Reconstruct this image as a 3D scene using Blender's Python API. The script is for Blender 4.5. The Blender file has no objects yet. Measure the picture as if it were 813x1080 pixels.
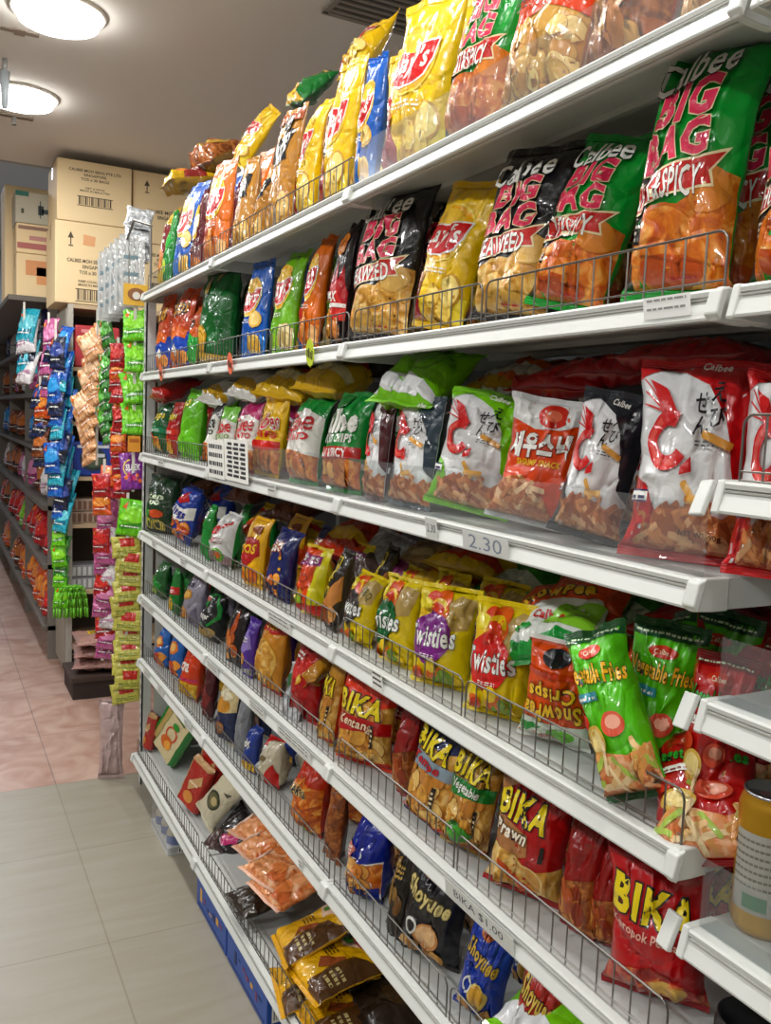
import bpy, bmesh, math, random
import numpy as np
from mathutils import Vector, Matrix, Euler
R = math.radians
scene = bpy.context.scene
COL = scene.collection
# ------------------------------------------------------------------ materials
def lin(h):
    h = h.lstrip('#'); o = []
    for i in (0, 2, 4):
        c = int(h[i:i+2], 16) / 255
        o.append(c/12.92 if c <= .04045 else ((c+.055)/1.055)**2.4)
    return (*o, 1)
_M = {}
def principled(name):
    m = bpy.data.materials.new(name); m.use_nodes = True
    return m, m.node_tree.nodes, m.node_tree.links, m.node_tree.nodes['Principled BSDF']
def plain(hexc, rough=.5, metal=0, spec=.5, bump=0, scale=40):
    k = ('p', hexc, rough, metal, bump)
    if k in _M: return _M[k]
    m, N, L, b = principled('plain_' + hexc.strip('#'))
    b.inputs['Base Color'].default_value = lin(hexc); b.inputs['Roughness'].default_value = rough
    b.inputs['Metallic'].default_value = metal; b.inputs['Specular IOR Level'].default_value = spec
    if bump:
        tc = N.new('ShaderNodeTexCoord'); n = N.new('ShaderNodeTexNoise'); n.inputs['Scale'].default_value = scale
        bp = N.new('ShaderNodeBump'); bp.inputs['Strength'].default_value = bump; bp.inputs['Distance'].default_value = .01
        L.new(tc.outputs['Object'], n.inputs['Vector']); L.new(n.outputs[0], bp.inputs['Height']); L.new(bp.outputs[0], b.inputs['Normal'])
    _M[k] = m; return m
def film_bump(N, L, b, tc):
    n = N.new('ShaderNodeTexNoise'); n.inputs['Scale'].default_value = 38; n.inputs['Detail'].default_value = 3
    v = N.new('ShaderNodeTexVoronoi'); v.feature = 'DISTANCE_TO_EDGE'; v.inputs['Scale'].default_value = 17
    w = N.new('ShaderNodeTexNoise'); w.inputs['Scale'].default_value = 9
    mx = N.new('ShaderNodeMix'); mx.data_type = 'VECTOR'; mx.inputs[0].default_value = .12
    L.new(tc.outputs['Object'], w.inputs['Vector']); L.new(tc.outputs['Object'], mx.inputs[4]); L.new(w.outputs[1], mx.inputs[5])
    L.new(mx.outputs[1], v.inputs['Vector']); L.new(tc.outputs['Object'], n.inputs['Vector'])
    mr = N.new('ShaderNodeMapRange'); mr.inputs[1].default_value = 0; mr.inputs[2].default_value = .18
    L.new(v.outputs[0], mr.inputs[0])
    b1 = N.new('ShaderNodeBump'); b1.inputs['Strength'].default_value = .35; b1.inputs['Distance'].default_value = .006
    b2 = N.new('ShaderNodeBump'); b2.inputs['Strength'].default_value = .42; b2.inputs['Distance'].default_value = .006
    L.new(mr.outputs[0], b1.inputs['Height']); L.new(n.outputs[0], b2.inputs['Height']); L.new(b1.outputs[0], b2.inputs['Normal'])
    L.new(b2.outputs[0], b.inputs['Normal'])
PHOTO = {   # printed food pictures: three colours and a scale
 'crisp_orange': ('#b4541c', '#dd8433', '#f0b468', 34), 'crisp_gold': ('#b07a2c', '#d9a650', '#efd18e', 34),
 'prawn': ('#8f4424', '#c2764a', '#e2ac7c', 60), 'brownfood': ('#5c3018', '#8d5027', '#b97c44', 45),
 'redfood': ('#7c1a14', '#b3372a', '#d98a52', 45), 'peach': ('#c26a3a', '#e39b6a', '#f0c4a0', 30),
 'darkfood': ('#150e0c', '#33231c', '#5b4434', 40), 'greenleaf': ('#1d5a1d', '#3f8f2e', '#86bf55', 40),
 'yellowfood': ('#b07d14', '#dcae2c', '#f3da73', 36), 'silver': ('#6d7074', '#a3a7aa', '#d8dadb', 24)}
def ink(h):
    import colorsys
    h = h.lstrip('#'); r, g, b = (int(h[i:i+2], 16)/255 for i in (0, 2, 4)); a, s, v = colorsys.rgb_to_hsv(r, g, b); s = min(1, s*1.14) if s > .12 else s
    return lin('#%02x%02x%02x' % tuple(int(round(c*255)) for c in colorsys.hsv_to_rgb(a, s, v*.97)))
def film(key):
    """Printed packaging film: a flat ink colour or one of the food prints, glossy and crinkled."""
    k = ('f', key)
    if k in _M: return _M[k]
    m, N, L, b = principled('film_' + key.strip('#'))
    tc = N.new('ShaderNodeTexCoord')
    if key in PHOTO:
        c0, c1, c2, sc = PHOTO[key]
        n = N.new('ShaderNodeTexNoise'); n.inputs['Scale'].default_value = sc; n.inputs['Detail'].default_value = 4; n.inputs['Distortion'].default_value = 1.2
        r = N.new('ShaderNodeValToRGB'); e = r.color_ramp.elements
        e[0].position = .33; e[0].color = ink(c0); e[1].position = .66; e[1].color = ink(c2)
        q = e.new(.5); q.color = ink(c1)
        L.new(tc.outputs['Object'], n.inputs['Vector']); L.new(n.outputs[0], r.inputs[0]); L.new(r.outputs[0], b.inputs['Base Color'])
    else:
        b.inputs['Base Color'].default_value = ink(key)
    b.inputs['Roughness'].default_value = .30; b.inputs['Specular IOR Level'].default_value = .35
    b.inputs['Coat Weight'].default_value = .6; b.inputs['Coat Roughness'].default_value = .07
    film_bump(N, L, b, tc)
    _M[k] = m; return m
def clear(name, tint='#ffffff', gloss=.10, rough=.05, body=0.0):
    """Thin clear plastic: mostly transparent with a clear surface reflection."""
    k = ('c', name)
    if k in _M: return _M[k]
    m = bpy.data.materials.new(name); m.use_nodes = True; N = m.node_tree.nodes; L = m.node_tree.links
    N.remove(N['Principled BSDF']); out = N['Material Output']
    t = N.new('ShaderNodeBsdfTransparent'); t.inputs[0].default_value = lin(tint)
    g = N.new('ShaderNodeBsdfGlossy'); g.inputs['Roughness'].default_value = rough
    lw = N.new('ShaderNodeLayerWeight'); lw.inputs[0].default_value = .5
    pw = N.new('ShaderNodeMath'); pw.operation = 'POWER'; pw.inputs[1].default_value = 4; L.new(lw.outputs['Facing'], pw.inputs[0])
    ad = N.new('ShaderNodeMath'); ad.operation = 'MULTIPLY_ADD'; ad.inputs[1].default_value = .45; ad.inputs[2].default_value = gloss
    L.new(pw.outputs[0], ad.inputs[0]); mx = N.new('ShaderNodeMixShader'); L.new(ad.outputs[0], mx.inputs[0])
    last = t.outputs[0]
    if body:
        d = N.new('ShaderNodeBsdfDiffuse'); d.inputs[0].default_value = (.8, .8, .8, 1)
        m2 = N.new('ShaderNodeMixShader'); m2.inputs[0].default_value = body
        L.new(t.outputs[0], m2.inputs[1]); L.new(d.outputs[0], m2.inputs[2]); last = m2.outputs[0]
    if rough > .08 and name != 'acrylic':
        tc = N.new('ShaderNodeTexCoord'); n = N.new('ShaderNodeTexNoise'); n.inputs['Scale'].default_value = 30
        bp = N.new('ShaderNodeBump'); bp.inputs['Strength'].default_value = .8; bp.inputs['Distance'].default_value = .01
        L.new(tc.outputs['Object'], n.inputs['Vector']); L.new(n.outputs[0], bp.inputs['Height']); L.new(bp.outputs[0], g.inputs['Normal'])
    L.new(last, mx.inputs[1]); L.new(g.outputs[0], mx.inputs[2]); L.new(mx.outputs[0], out.inputs[0])
    _M[k] = m; return m
SHELF_WHITE = plain('#bcbebb', .42, 0, .4); RAIL_WHITE = plain('#c6c8c4', .35, 0, .45); GROOVE = plain('#9a9a93', .5)
WIRE = plain('#77746f', .35, .85); DARKPANEL = plain('#66676a', .6); PANEL = plain('#b4b5b0', .55); ACRYLIC = clear('acrylic', '#f6f8f8', .015, .22, .04)
CELLO = clear('clear_film', '#f4f4f2', .14, .14, .10)
PAPER = plain('#e6e5df', .7); INK = plain('#24232a', .6); KRAFT = plain('#dcc49a', .75, 0, .3, .05, 60)
# ------------------------------------------------------------------ mesh helpers
def link_mesh(name, verts, faces, mats, mi=None, parent=None, smooth=False):
    me = bpy.data.meshes.new(name); me.from_pydata([tuple(map(float, v)) for v in verts], [], faces)
    for m in (mats if isinstance(mats, (list, tuple)) else [mats]): me.materials.append(m)
    if mi is not None: me.polygons.foreach_set('material_index', mi)
    if smooth: me.polygons.foreach_set('use_smooth', [True]*len(me.polygons))
    me.update(); o = bpy.data.objects.new(name, me); COL.objects.link(o)
    if parent is not None: o.parent = parent
    return o
class MB:
    """collects simple solids into one mesh"""
    def __init__(s): s.v = []; s.f = []; s.m = []; s.mats = []
    def mat(s, m):
        if m not in s.mats: s.mats.append(m)
        return s.mats.index(m)
    def add(s, vs, fs, m):
        o = len(s.v); s.v += [tuple(v) for v in vs]; i = s.mat(m)
        for f in fs: s.f.append([o+k for k in f]); s.m.append(i)
    def box(s, x0, x1, y0, y1, z0, z1, m, M=None):
        vs = [Vector(p) for p in ((x0,y0,z0),(x1,y0,z0),(x1,y1,z0),(x0,y1,z0),(x0,y0,z1),(x1,y0,z1),(x1,y1,z1),(x0,y1,z1))]
        if M is not None: vs = [M @ v for v in vs]
        s.add(vs, [(0,3,2,1),(4,5,6,7),(0,1,5,4),(1,2,6,5),(2,3,7,6),(3,0,4,7)], m)
    def bar(s, a, b, r, m, n=6, r2=None):
        a = Vector(a); b = Vector(b); d = (b-a).normalized(); u = d.orthogonal().normalized(); w = d.cross(u); r2 = r if r2 is None else r2
        vs = [a + (u*math.cos(2*math.pi*k/n) + w*math.sin(2*math.pi*k/n))*r for k in range(n)] + [b + (u*math.cos(2*math.pi*k/n) + w*math.sin(2*math.pi*k/n))*r2 for k in range(n)]
        s.add(vs, [(k, (k+1) % n, n+(k+1) % n, n+k) for k in range(n)] + [tuple(range(n))[::-1], tuple(range(n, 2*n))], m)
    def path(s, pts, r, m, n=6):
        for a, b in zip(pts, pts[1:]): s.bar(a, b, r, m, n)
    def prism(s, prof, y0, y1, m, axis='y'):
        n = len(prof); f = (lambda p, t: (p[0], t, p[1])) if axis == 'y' else ((lambda p, t: (t, p[0], p[1])) if axis == 'x' else (lambda p, t: (p[0], p[1], t)))
        s.add([f(p, y0) for p in prof] + [f(p, y1) for p in prof], [(k, (k+1) % n, n+(k+1) % n, n+k) for k in range(n)] + [tuple(range(n))[::-1], tuple(range(n, 2*n))], m)
    def lathe(s, prof, m, c=(0, 0, 0), n=32):
        k = len(prof); vs = []
        for i in range(n):
            a = 2*math.pi*i/n; vs += [(c[0]+r*math.cos(a), c[1]+r*math.sin(a), c[2]+z) for r, z in prof]
        s.add(vs, [(i*k+j, ((i+1) % n)*k+j, ((i+1) % n)*k+j+1, i*k+j+1) for i in range(n) for j in range(k-1)], m)
    def polys(s, polys, fn, m):
        for p in polys: s.add([fn(*q) for q in p], [tuple(range(len(p)))], m)
    def build(s, name, parent=None, smooth=False):
        o = link_mesh(name, s.v, s.f, s.mats, s.m, parent, smooth)
        bm = bmesh.new(); bm.from_mesh(o.data); bmesh.ops.recalc_face_normals(bm, faces=bm.faces); bm.to_mesh(o.data); bm.free()
        return o
def tag(o, label=None, cat=None, group=None, kind=None):
    for k, v in (('label', label), ('category', cat), ('group', group), ('kind', kind)):
        if v: o[k] = v
    return o
def empty(name, loc=(0, 0, 0), rot=(0, 0, 0)):
    o = bpy.data.objects.new(name, None); o.empty_display_size = .05; COL.objects.link(o); o.location = loc; o.rotation_euler = rot; return o
def copy_tree(o, parent=None):
    c = o.copy(); COL.objects.link(c)
    if parent is not None: c.parent = parent
    for ch in list(o.children): copy_tree(ch, c)
    return c
def bevel(o, w=.002, seg=2):
    m = o.modifiers.new('bevel', 'BEVEL'); m.width = w; m.segments = seg; m.limit_method = 'ANGLE'; m.angle_limit = R(40); return o
# ------------------------------------------------------------------ 2-D print shapes
_T = {}
def glyphs(txt, off=0.0, shear=0.0, sp=1.0):
    k = (txt, round(off, 3), shear, round(sp, 3))
    if k in _T: return _T[k]
    cu = bpy.data.curves.new('lettering', 'FONT'); cu.body = txt; cu.size = 1; cu.offset = off; cu.shear = shear; cu.resolution_u = 2; cu.space_character = sp; cu.fill_mode = 'FRONT'
    ob = bpy.data.objects.new('lettering', cu); me = ob.to_mesh()
    V = [(v.co.x, v.co.y) for v in me.vertices]; out = [[V[i] for i in p.vertices] for p in me.polygons]
    ob.to_mesh_clear(); bpy.data.objects.remove(ob); bpy.data.curves.remove(cu)
    _T[k] = out; return out
def fit(polys, ref, box, rot=0, asp=.36):
    xs = [q[0] for p in ref for q in p]; ys = [q[1] for p in ref for q in p]
    if not xs: return []
    x0, x1, y0, y1 = min(xs), max(xs), min(ys), max(ys); bx0, by0, bx1, by1 = box
    sx = (bx1-bx0)/max(1e-6, x1-x0); sy = (by1-by0)/max(1e-6, y1-y0); cx = (bx0+bx1)/2; cy = (by0+by1)/2; c, s_ = math.cos(R(rot)), math.sin(R(rot)); out = []
    for p in polys:
        r = []
        for x, y in p:
            u = (bx0 + (x-x0)*sx - cx)*asp; v = by0 + (y-y0)*sy - cy
            r.append((cx + (u*c - v*s_)/asp, cy + u*s_ + v*c))
        out.append(r)
    return out
def tess(pts):
    from mathutils.geometry import tessellate_polygon
    t = tessellate_polygon([[Vector((x, y, 0)) for x, y in pts]])
    return [[pts[i] for i in f] for f in t]
def ell(cx, cy, rx, ry, n=22, a0=0):
    return [(cx + rx*math.cos(2*math.pi*k/n + a0), cy + ry*math.sin(2*math.pi*k/n + a0)) for k in range(n)]
def halfplane(p, ax, c, keep_low):
    out = []; n = len(p)
    for i in range(n):
        a, b = p[i], p[(i+1) % n]; da = (c-a[ax]) if keep_low else (a[ax]-c); db = (c-b[ax]) if keep_low else (b[ax]-c)
        if da >= 0: out.append(a)
        if (da > 0 and db < 0) or (da < 0 and db > 0):
            t = da/(da-db); out.append((a[0]+(b[0]-a[0])*t, a[1]+(b[1]-a[1])*t))
    return out
def dice(polys, ax, lo, step, n):
    out = []
    for p in polys:
        p = halfplane(halfplane(p, ax, lo, False), ax, lo+step*n, True)
        if len(p) < 3: continue
        mn = min(q[ax] for q in p); mx = max(q[ax] for q in p)
        i0 = int((mn-lo)/step + 1e-6); i1 = int((mx-lo)/step - 1e-6)
        for i in range(i0, i1):
            c = lo + step*(i+1); a = halfplane(p, ax, c, True); p = halfplane(p, ax, c, False)
            if len(a) > 2: out.append(a)
            if len(p) < 3: break
        if len(p) > 2: out.append(p)
    return out
NX, NY, T0, T1 = 18, 24, .045, .955
class Print:
    """the artwork of one product: coloured shapes in (s, t), s from -1 to 1 across, t from 0 to 1 up"""
    def __init__(d, base, back=None, seal=None): d.base = base; d.back = back or base; d.seal = seal or base; d.layers = []; d.done = None; d.h = 0.0; d.cyc = None
    def put(d, polys, ink):
        if d.cyc is None: d.h += .00038; z = d.h
        else: z = d.h + .0003*(1+d.cyc % 8); d.cyc += 1
        d.layers.append((ink, polys, z)); return d
    def scatter(d, on):
        if on: d.cyc = 0
        else: d.h += .0003*min(8, d.cyc); d.cyc = None
    def rect(d, x0, y0, x1, y1, ink): return d.put([[(x0, y0), (x1, y0), (x1, y1), (x0, y1)]], ink)
    def poly(d, pts, ink): return d.put(tess(pts), ink)
    def el(d, cx, cy, rx, ry, ink, n=22): return d.put([ell(cx, cy, rx, ry, n)], ink)
    def ring(d, cx, cy, rx, ry, w, ink, n=24, a=0, b=360):
        P = []
        for k in range(n):
            p, q = R(a+(b-a)*k/n), R(a+(b-a)*(k+1)/n)
            P.append([(cx+rx*math.cos(p), cy+ry*math.sin(p)), (cx+rx*math.cos(q), cy+ry*math.sin(q)), (cx+rx*w*math.cos(q), cy+ry*w*math.sin(q)), (cx+rx*w*math.cos(p), cy+ry*w*math.sin(p))])
        return d.put(P, ink)
    def txt(d, s, box, ink, bold=.02, shear=0, rot=0, line=None, lw=.035):
        sp = 1+2.6*bold+(1.6*lw if line else 0); ref = glyphs(s, bold, shear, sp)
        if line:
            d.put(fit(glyphs(s, bold+lw, shear, sp), ref, box, rot), line)
        return d.put(fit(ref, ref, box, rot), ink)
    def scrib(d, x0, y0, x1, y1, ink, rows=3, seed=1):
        """small print too small to read"""
        g = random.Random(seed); P = []; h = (y1-y0)/rows
        for r in range(rows):
            x = x0
            while x < x1:
                w = g.uniform(.05, .16); P.append([(x, y0+r*h), (min(x+w, x1), y0+r*h), (min(x+w, x1), y0+r*h+h*.5), (x, y0+r*h+h*.5)]); x += w+.04
        return d.put(P, ink)
    def crisps(d, x0, y0, x1, y1, n, cols, rx, seed=3, rim=None):
        g = random.Random(seed); d.scatter(True)
        for k in range(n):
            cx, cy = g.uniform(x0, x1), g.uniform(y0, y1); a = g.uniform(.7, 1.2)
            if rim: d.el(cx, cy-.004, rx*a*1.07, rx*a*.36*1.1, rim, 14)
            d.el(cx, cy, rx*a, rx*a*.36, cols[k % len(cols)], 14)
        d.scatter(False); return d
    def sticks(d, x0, y0, x1, y1, n, cols, ln=.5, w=.045, seed=5):
        g = random.Random(seed); d.scatter(True)
        for k in range(n):
            cx, cy, an = g.uniform(x0, x1), g.uniform(y0, y1), g.uniform(-1.2, 1.2); c, s = math.cos(an)*ln/2, math.sin(an)*ln/2*.36; px, py = -math.sin(an)*w, math.cos(an)*w*.36
            d.put([[(cx-c-px, cy-s-py), (cx+c-px, cy+s-py), (cx+c*1.08, cy+s*1.08), (cx+c+px, cy+s+py), (cx-c+px, cy-s+py), (cx-c*1.08, cy-s*1.08)]], cols[k % len(cols)])
        d.scatter(False); return d
    def compile(d):
        if d.done: return d.done
        inks = []; V = []; F = []; MI = []; LY = []
        for ink, polys, li in d.layers:
            if ink not in inks: inks.append(ink)
            seen = {}
            for p in dice(dice(polys, 0, -1, 2/NX, NX), 1, T0, (T1-T0)/NY, NY):
                f = []
                for q in p:
                    k = (round(q[0], 4), round(q[1], 4))
                    if k not in seen: seen[k] = len(V); V.append(q); LY.append(li)
                    if not f or f[-1] != seen[k]: f.append(seen[k])
                if len(f) > 2 and f[0] == f[-1]: f.pop()
                if len(set(f)) == len(f) and len(f) > 2:
                    ar = sum(V[f[i]][0]*V[f[(i+1) % len(f)]][1] - V[f[(i+1) % len(f)]][0]*V[f[i]][1] for i in range(len(f)))
                    if abs(ar) < 1e-7: continue
                    F.append(f if ar > 0 else f[::-1]); MI.append(inks.index(ink))
        d.done = (inks, np.array(V if V else [(0, 0)], float), F, MI, np.array(LY if LY else [0], float)); return d.done
# ------------------------------------------------------------------ the pillow pouch
class Pouch:
    def __init__(p, W, H, D, seed, curl=0, flop=0, crum=1.0, box=False):
        g = random.Random(seed); p.W, p.H, p.D = W, H, D; p.box = box
        tt = np.linspace(0, 1, 80); sm = np.clip((tt-.62)/.38, 0, 1); th = R(curl)*tt + R(flop)*sm*sm*(3-2*sm)
        dt = H/79; p.tt = tt; p.th = th
        p.sy = np.concatenate([[0], np.cumsum(-np.sin(th[:-1])*dt)]); p.sz = np.concatenate([[0], np.cumsum(np.cos(th[:-1])*dt)])
        p.cr = []
        for top in (0, 1):
            for k in range(7):
                p.cr.append(('v', top, g.uniform(-.9, .9), g.uniform(-.6, .6), g.choice((-1, 1, 1))*g.uniform(.07, .17)*D*crum, g.uniform(.03, .09), g.uniform(.10, .26)))
        for k in range(9):
            p.cr.append(('d', g.uniform(-.7, .7), g.uniform(.15, .85), g.uniform(0, math.pi), g.choice((-1, -1, 1))*g.uniform(.04, .11)*D*crum, g.uniform(.02, .06), g.uniform(.08, .25)))
        p.ph = [g.uniform(0, 6.28) for _ in range(6)]; p.amp = g.uniform(.002, .005)
        p.skew = g.uniform(-.05, .05); p.ex = g.uniform(.64, .80)
    def __call__(p, s, t, sign, off):
        W, H, D = p.W, p.H, p.D
        tau = np.clip((t-.045)/.91, 0, 1); g = np.maximum(np.sin(np.pi*tau**p.ex), 0)**.55
        c = np.maximum(1-np.abs(s)**2.4, 0)**.62; z = D/2*g*c
        if p.box: g = np.clip(np.sin(np.pi*tau), 0, .12)/.12; c = np.clip((1-np.abs(s))*9, 0, 1)**.5; z = D/2*g*c
        w = np.zeros_like(s); ss = s*sign
        for q in p.cr:
            if q[0] == 'v':
                _, top, s0, sl, a, wd, ln = q; ds = (1-t) if top else t
                w += a*np.exp(-((ss-s0-sl*ds)/wd)**2)*np.exp(-np.clip(ds-.04, 0, 1)/ln)
            else:
                _, s0, t0, an, a, wd, ln = q; x = (ss-s0)*.4; y = t-t0; u = x*math.cos(an)+y*math.sin(an); v = -x*math.sin(an)+y*math.cos(an)
                w += a*np.exp(-np.abs(v)/wd)*np.exp(-(u/ln)**2)
        w += .03*D*np.sin(ss*5+p.ph[0]+t*7)*np.sin(t*11+p.ph[1])
        z = np.maximum(z + w*np.minimum(1, 2.2*c)*np.minimum(1, g*1.5), z*.25) + off
        half = W/2*(1-(0 if p.box else .16)*g*min(1, D/W*2))*(1+.012*np.sin(t*23+p.ph[2])+.01*np.sin(t*41+p.ph[3]))
        x = s*half + p.skew*W*np.sin(np.pi*t)*.5
        wav = (1-g)**2*p.amp*(np.sin(s*4.2+p.ph[4])+.6*np.sin(s*9+p.ph[5]))*np.where(t > .5, 1.2, .6)
        th = np.interp(t, p.tt, p.th); y0 = np.interp(t, p.tt, p.sy); z0 = np.interp(t, p.tt, p.sz)
        n = sign*z + wav
        return np.stack([x, y0 - np.cos(th)*n, z0 - np.sin(th)*n], -1)
    def normal(p, s, t, sign, off):
        e = 2e-3; a = p(s+e, t, sign, off)-p(s-e, t, sign, off); b = p(s, t+e, sign, off)-p(s, t-e, sign, off)
        n = np.cross(a, b)*sign; return n/np.maximum(np.linalg.norm(n, axis=1, keepdims=True), 1e-9)
SI = np.linspace(-1, 1, NX+1); TJ = np.linspace(T0, T1, NY+1)
def pouch_mesh(name, d, P):
    inks, V2, F2, MI2, LY = d.compile()
    S, T = np.meshgrid(SI, TJ); fs, ft = S.ravel(), T.ravel()
    S2, T2 = np.meshgrid(SI[1:-1], TJ); bs, bt = S2.ravel(), T2.ravel()
    A = P(fs, ft, 1, 0*fs); B = P(bs, bt, -1, 0*bs); nf = len(A); nb = len(B); nx = NX+1; bx = NX-1
    def back(i, j):
        if i == 0: return j*nx
        if i == NX: return j*nx+NX
        return nf + j*bx + i-1
    faces = []; mi = []
    for j in range(NY):
        for i in range(NX):
            faces.append((j*nx+i, j*nx+i+1, (j+1)*nx+i+1, (j+1)*nx+i)); mi.append(0)
            faces.append((back(i+1, j), back(i, j), back(i, j+1), back(i+1, j+1))); mi.append(1)
    for j in (0, NY):
        f = [j*nx+i for i in range(nx)] + [back(i, j) for i in range(NX-1, 0, -1)]; faces.append(f[::-1] if j == 0 else f); mi.append(0)
    VN = [P.normal(np.clip(fs, -.97, .97), ft, 1, 0*fs), P.normal(bs, bt, -1, 0*bs)]
    edge = np.abs(fs) > .999; VN[0][edge] = np.stack([fs[edge], -.25+0*fs[edge], 0*fs[edge]], -1)/1.03
    allv = [A, B]
    if F2:
        C = P(V2[:, 0], V2[:, 1], 1, .0008 + LY); allv.append(C); o = nf+nb
        VN.append(P.normal(np.clip(V2[:, 0], -.97, .97), V2[:, 1], 1, 0*LY))
        faces += [tuple(k+o for k in f) for f in F2]; mi += [k+2 for k in MI2]
    allv = np.concatenate(allv); VN = np.concatenate(VN)
    me = bpy.data.meshes.new(name); me.from_pydata(allv.tolist(), [], faces)
    for k in [d.base, d.back]+inks: me.materials.append(film(k))
    me.polygons.foreach_set('material_index', mi); me.polygons.foreach_set('use_smooth', [True]*len(me.polygons))
    me.normals_split_custom_set_from_vertices(VN.tolist()); me.update(); return me
def seal_mesh(name, d, P, top):
    a, b = (T1, 1.0) if top else (0.0, T0); rows = 7; S, T = np.meshgrid(SI, np.linspace(a, b, rows)); s, t = S.ravel(), T.ravel()
    rid = .0006*np.where((np.arange(rows) % 2)[:, None] > 0, 1, 0)*np.ones_like(S); rid = rid.ravel()
    zig = np.where((np.arange(NX+1) % 2) > 0, 1, 0)
    if top: t = t + (T == b).ravel()*np.tile(zig, rows)*.006
    A = P(s, t, 1, .0005+rid); B = P(s, t, -1, .0005-rid); n = len(A); nx = NX+1; F = []
    for j in range(rows-1):
        for i in range(NX):
            q = (j*nx+i, j*nx+i+1, (j+1)*nx+i+1, (j+1)*nx+i); F += [q, tuple(n+k for k in q[::-1])]
    loop = [i for i in range(nx)] + [j*nx+NX for j in range(1, rows)] + [(rows-1)*nx+i for i in range(NX-1, -1, -1)] + [j*nx for j in range(rows-2, 0, -1)]
    F += [(loop[(k+1) % len(loop)], loop[k], n+loop[k], n+loop[(k+1) % len(loop)]) for k in range(len(loop))]
    me = bpy.data.meshes.new(name); me.from_pydata(np.concatenate([A, B]).tolist(), [], F); me.materials.append(film(d.seal)); me.update(); return me
def make_pouch(name, d, W, H, D, seed, loc, yaw, tilt, roll, centre=False, curl=0, flop=0, seals=True, crum=1.0, box=False):
    P = Pouch(W, H, D, seed, curl, flop, crum, box)
    o = bpy.data.objects.new(name, pouch_mesh(name, d, P)); COL.objects.link(o)
    e = Euler((R(tilt), R(roll), R(-90+yaw)), 'XYZ'); M = e.to_matrix(); loc = Vector(loc)
    if centre: loc = loc - M @ Vector((0, 0, H/2))
    o.location = loc; o.rotation_euler = e
    if seals:
        for nm, tp in (('top_seal', True), ('bottom_seal', False)):
            q = bpy.data.objects.new(nm, seal_mesh(nm, d, P, tp)); COL.objects.link(q); q.parent = o
    return o
# ------------------------------------------------------------------ the products: artwork, what it looks like
DES = {}
def reg(key, p, desc): DES[key] = (p, desc); return p
WHT, BLK, CRM = '#f1efe8', '#17161a', '#f2e3b8'
def bigbag(bg, flavour, food, corner):
    p = Print(bg, bg)
    if food == 'crisp_orange':
        p.poly([(-1, .05), (-1, .50), (-.55, .44), (-.35, .36), (-.62, .04)], '#1c1512'); p.scrib(-.95, .22, -.6, .29, '#cfc6b8', 3)
    p.poly([(-.75, .045), (-.85, .16), (-.62, .28), (-.3, .33), (.2, .33), (.55, .40), (.80, .45), (1, .44), (1, .045)], food)
    p.el(-.05, .21, .55, .125, '#c9702c' if food == 'crisp_orange' else '#d8b56e', 30); p.el(-.02, .215, .50, .108, food, 30)
    p.el(.66, .38, .32, .085, '#d98b3f' if food == 'crisp_orange' else '#dcb468', 24)
    p.el(.1, .10, .6, .06, '#c05a24' if food == 'crisp_orange' else '#c9a052', 24)
    p.poly([(-1, .295), (-1, .415), (.55, .50), (.9, .53), (.70, .445), (.78, .39), (.35, .375)], CRM)
    p.poly([(-1, .305), (-1, .408), (.55, .49), (.84, .513), (.66, .443), (.74, .40), (.35, .382)], '#c8302c')
    p.txt(flavour, (-.78, .345, .56, .452), WHT, .02, 0, 4, '#3a1512', .012)
    p.txt('BIG', (-.60, .625, .54, .765), '#e8436a', .045, .1, 6, CRM, .025)
    p.txt('BAG', (-.76, .478, .60, .612), '#e8436a', .045, .1, 6, CRM, .025)
    p.txt('Calbee', (-.80, .755, .66, .885), WHT, .015, .15, 7, BLK if bg != BLK else '#5a5a5a', .02)
    p.scrib(.1, .07, .6, .09, '#a8241f', 1)
    return p
reg('big_hot', bigbag('#169a3c', 'HOT&SPICY', 'crisp_orange', 1), 'large green chip bag with pink capital letters and red banner')
reg('big_sea', bigbag(BLK, 'SEAWEED', 'crisp_gold', 0), 'large black chip bag with pink capital letters and red banner')
def oval(bg, hi, food='crisp_gold', word='Lay\'s', extra=None, ink='#cc2228', sun='#f3b72a'):
    p = Print(bg, bg, bg)
    p.poly([(-1, .045), (-1, .16), (-.4, .20), (.2, .14), (1, .22), (1, .045)], hi)
    p.el(-.08, .615, .80, .205, '#f8dc62', 36); p.el(-.08, .615, .75, .19, sun, 36); p.el(-.08, .67, .52, .11, '#f9cf52', 30)
    p.poly([(-.86, .53), (-.88, .645), (-.6, .675), (-.1, .665), (.35, .70), (.70, .70), (.68, .58), (.45, .50), (.1, .455), (-.3, .45), (-.65, .48)], WHT)
    p.poly([(-.82, .535), (-.84, .638), (-.6, .664), (-.1, .654), (.35, .688), (.66, .688), (.63, .585), (.42, .51), (.1, .466), (-.3, .462), (-.62, .49)], ink)
    p.txt(word, (-.72, .50, .52, .665), WHT, .02, .2, 3)
    p.scrib(-.5, .345, .4, .39, WHT, 2, 4)
    return p
p = oval('#eec418', '#f7dc4c'); p.poly([(-.85, .045), (-.9, .16), (-.72, .23), (-.66, .30), (-.5, .30), (-.44, .23), (-.3, .15), (-.32, .045)], '#9c1f33'); p.el(-.58, .31, .13, .035, '#c98a5e'); p.crisps(.0, .1, .7, .28, 7, ['#f3d36a', '#e7b94a', '#f6de8c'], .26, 4, '#c99428')
reg('lays_yellow', p, 'yellow potato chip bag with red ribbon oval')
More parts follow.
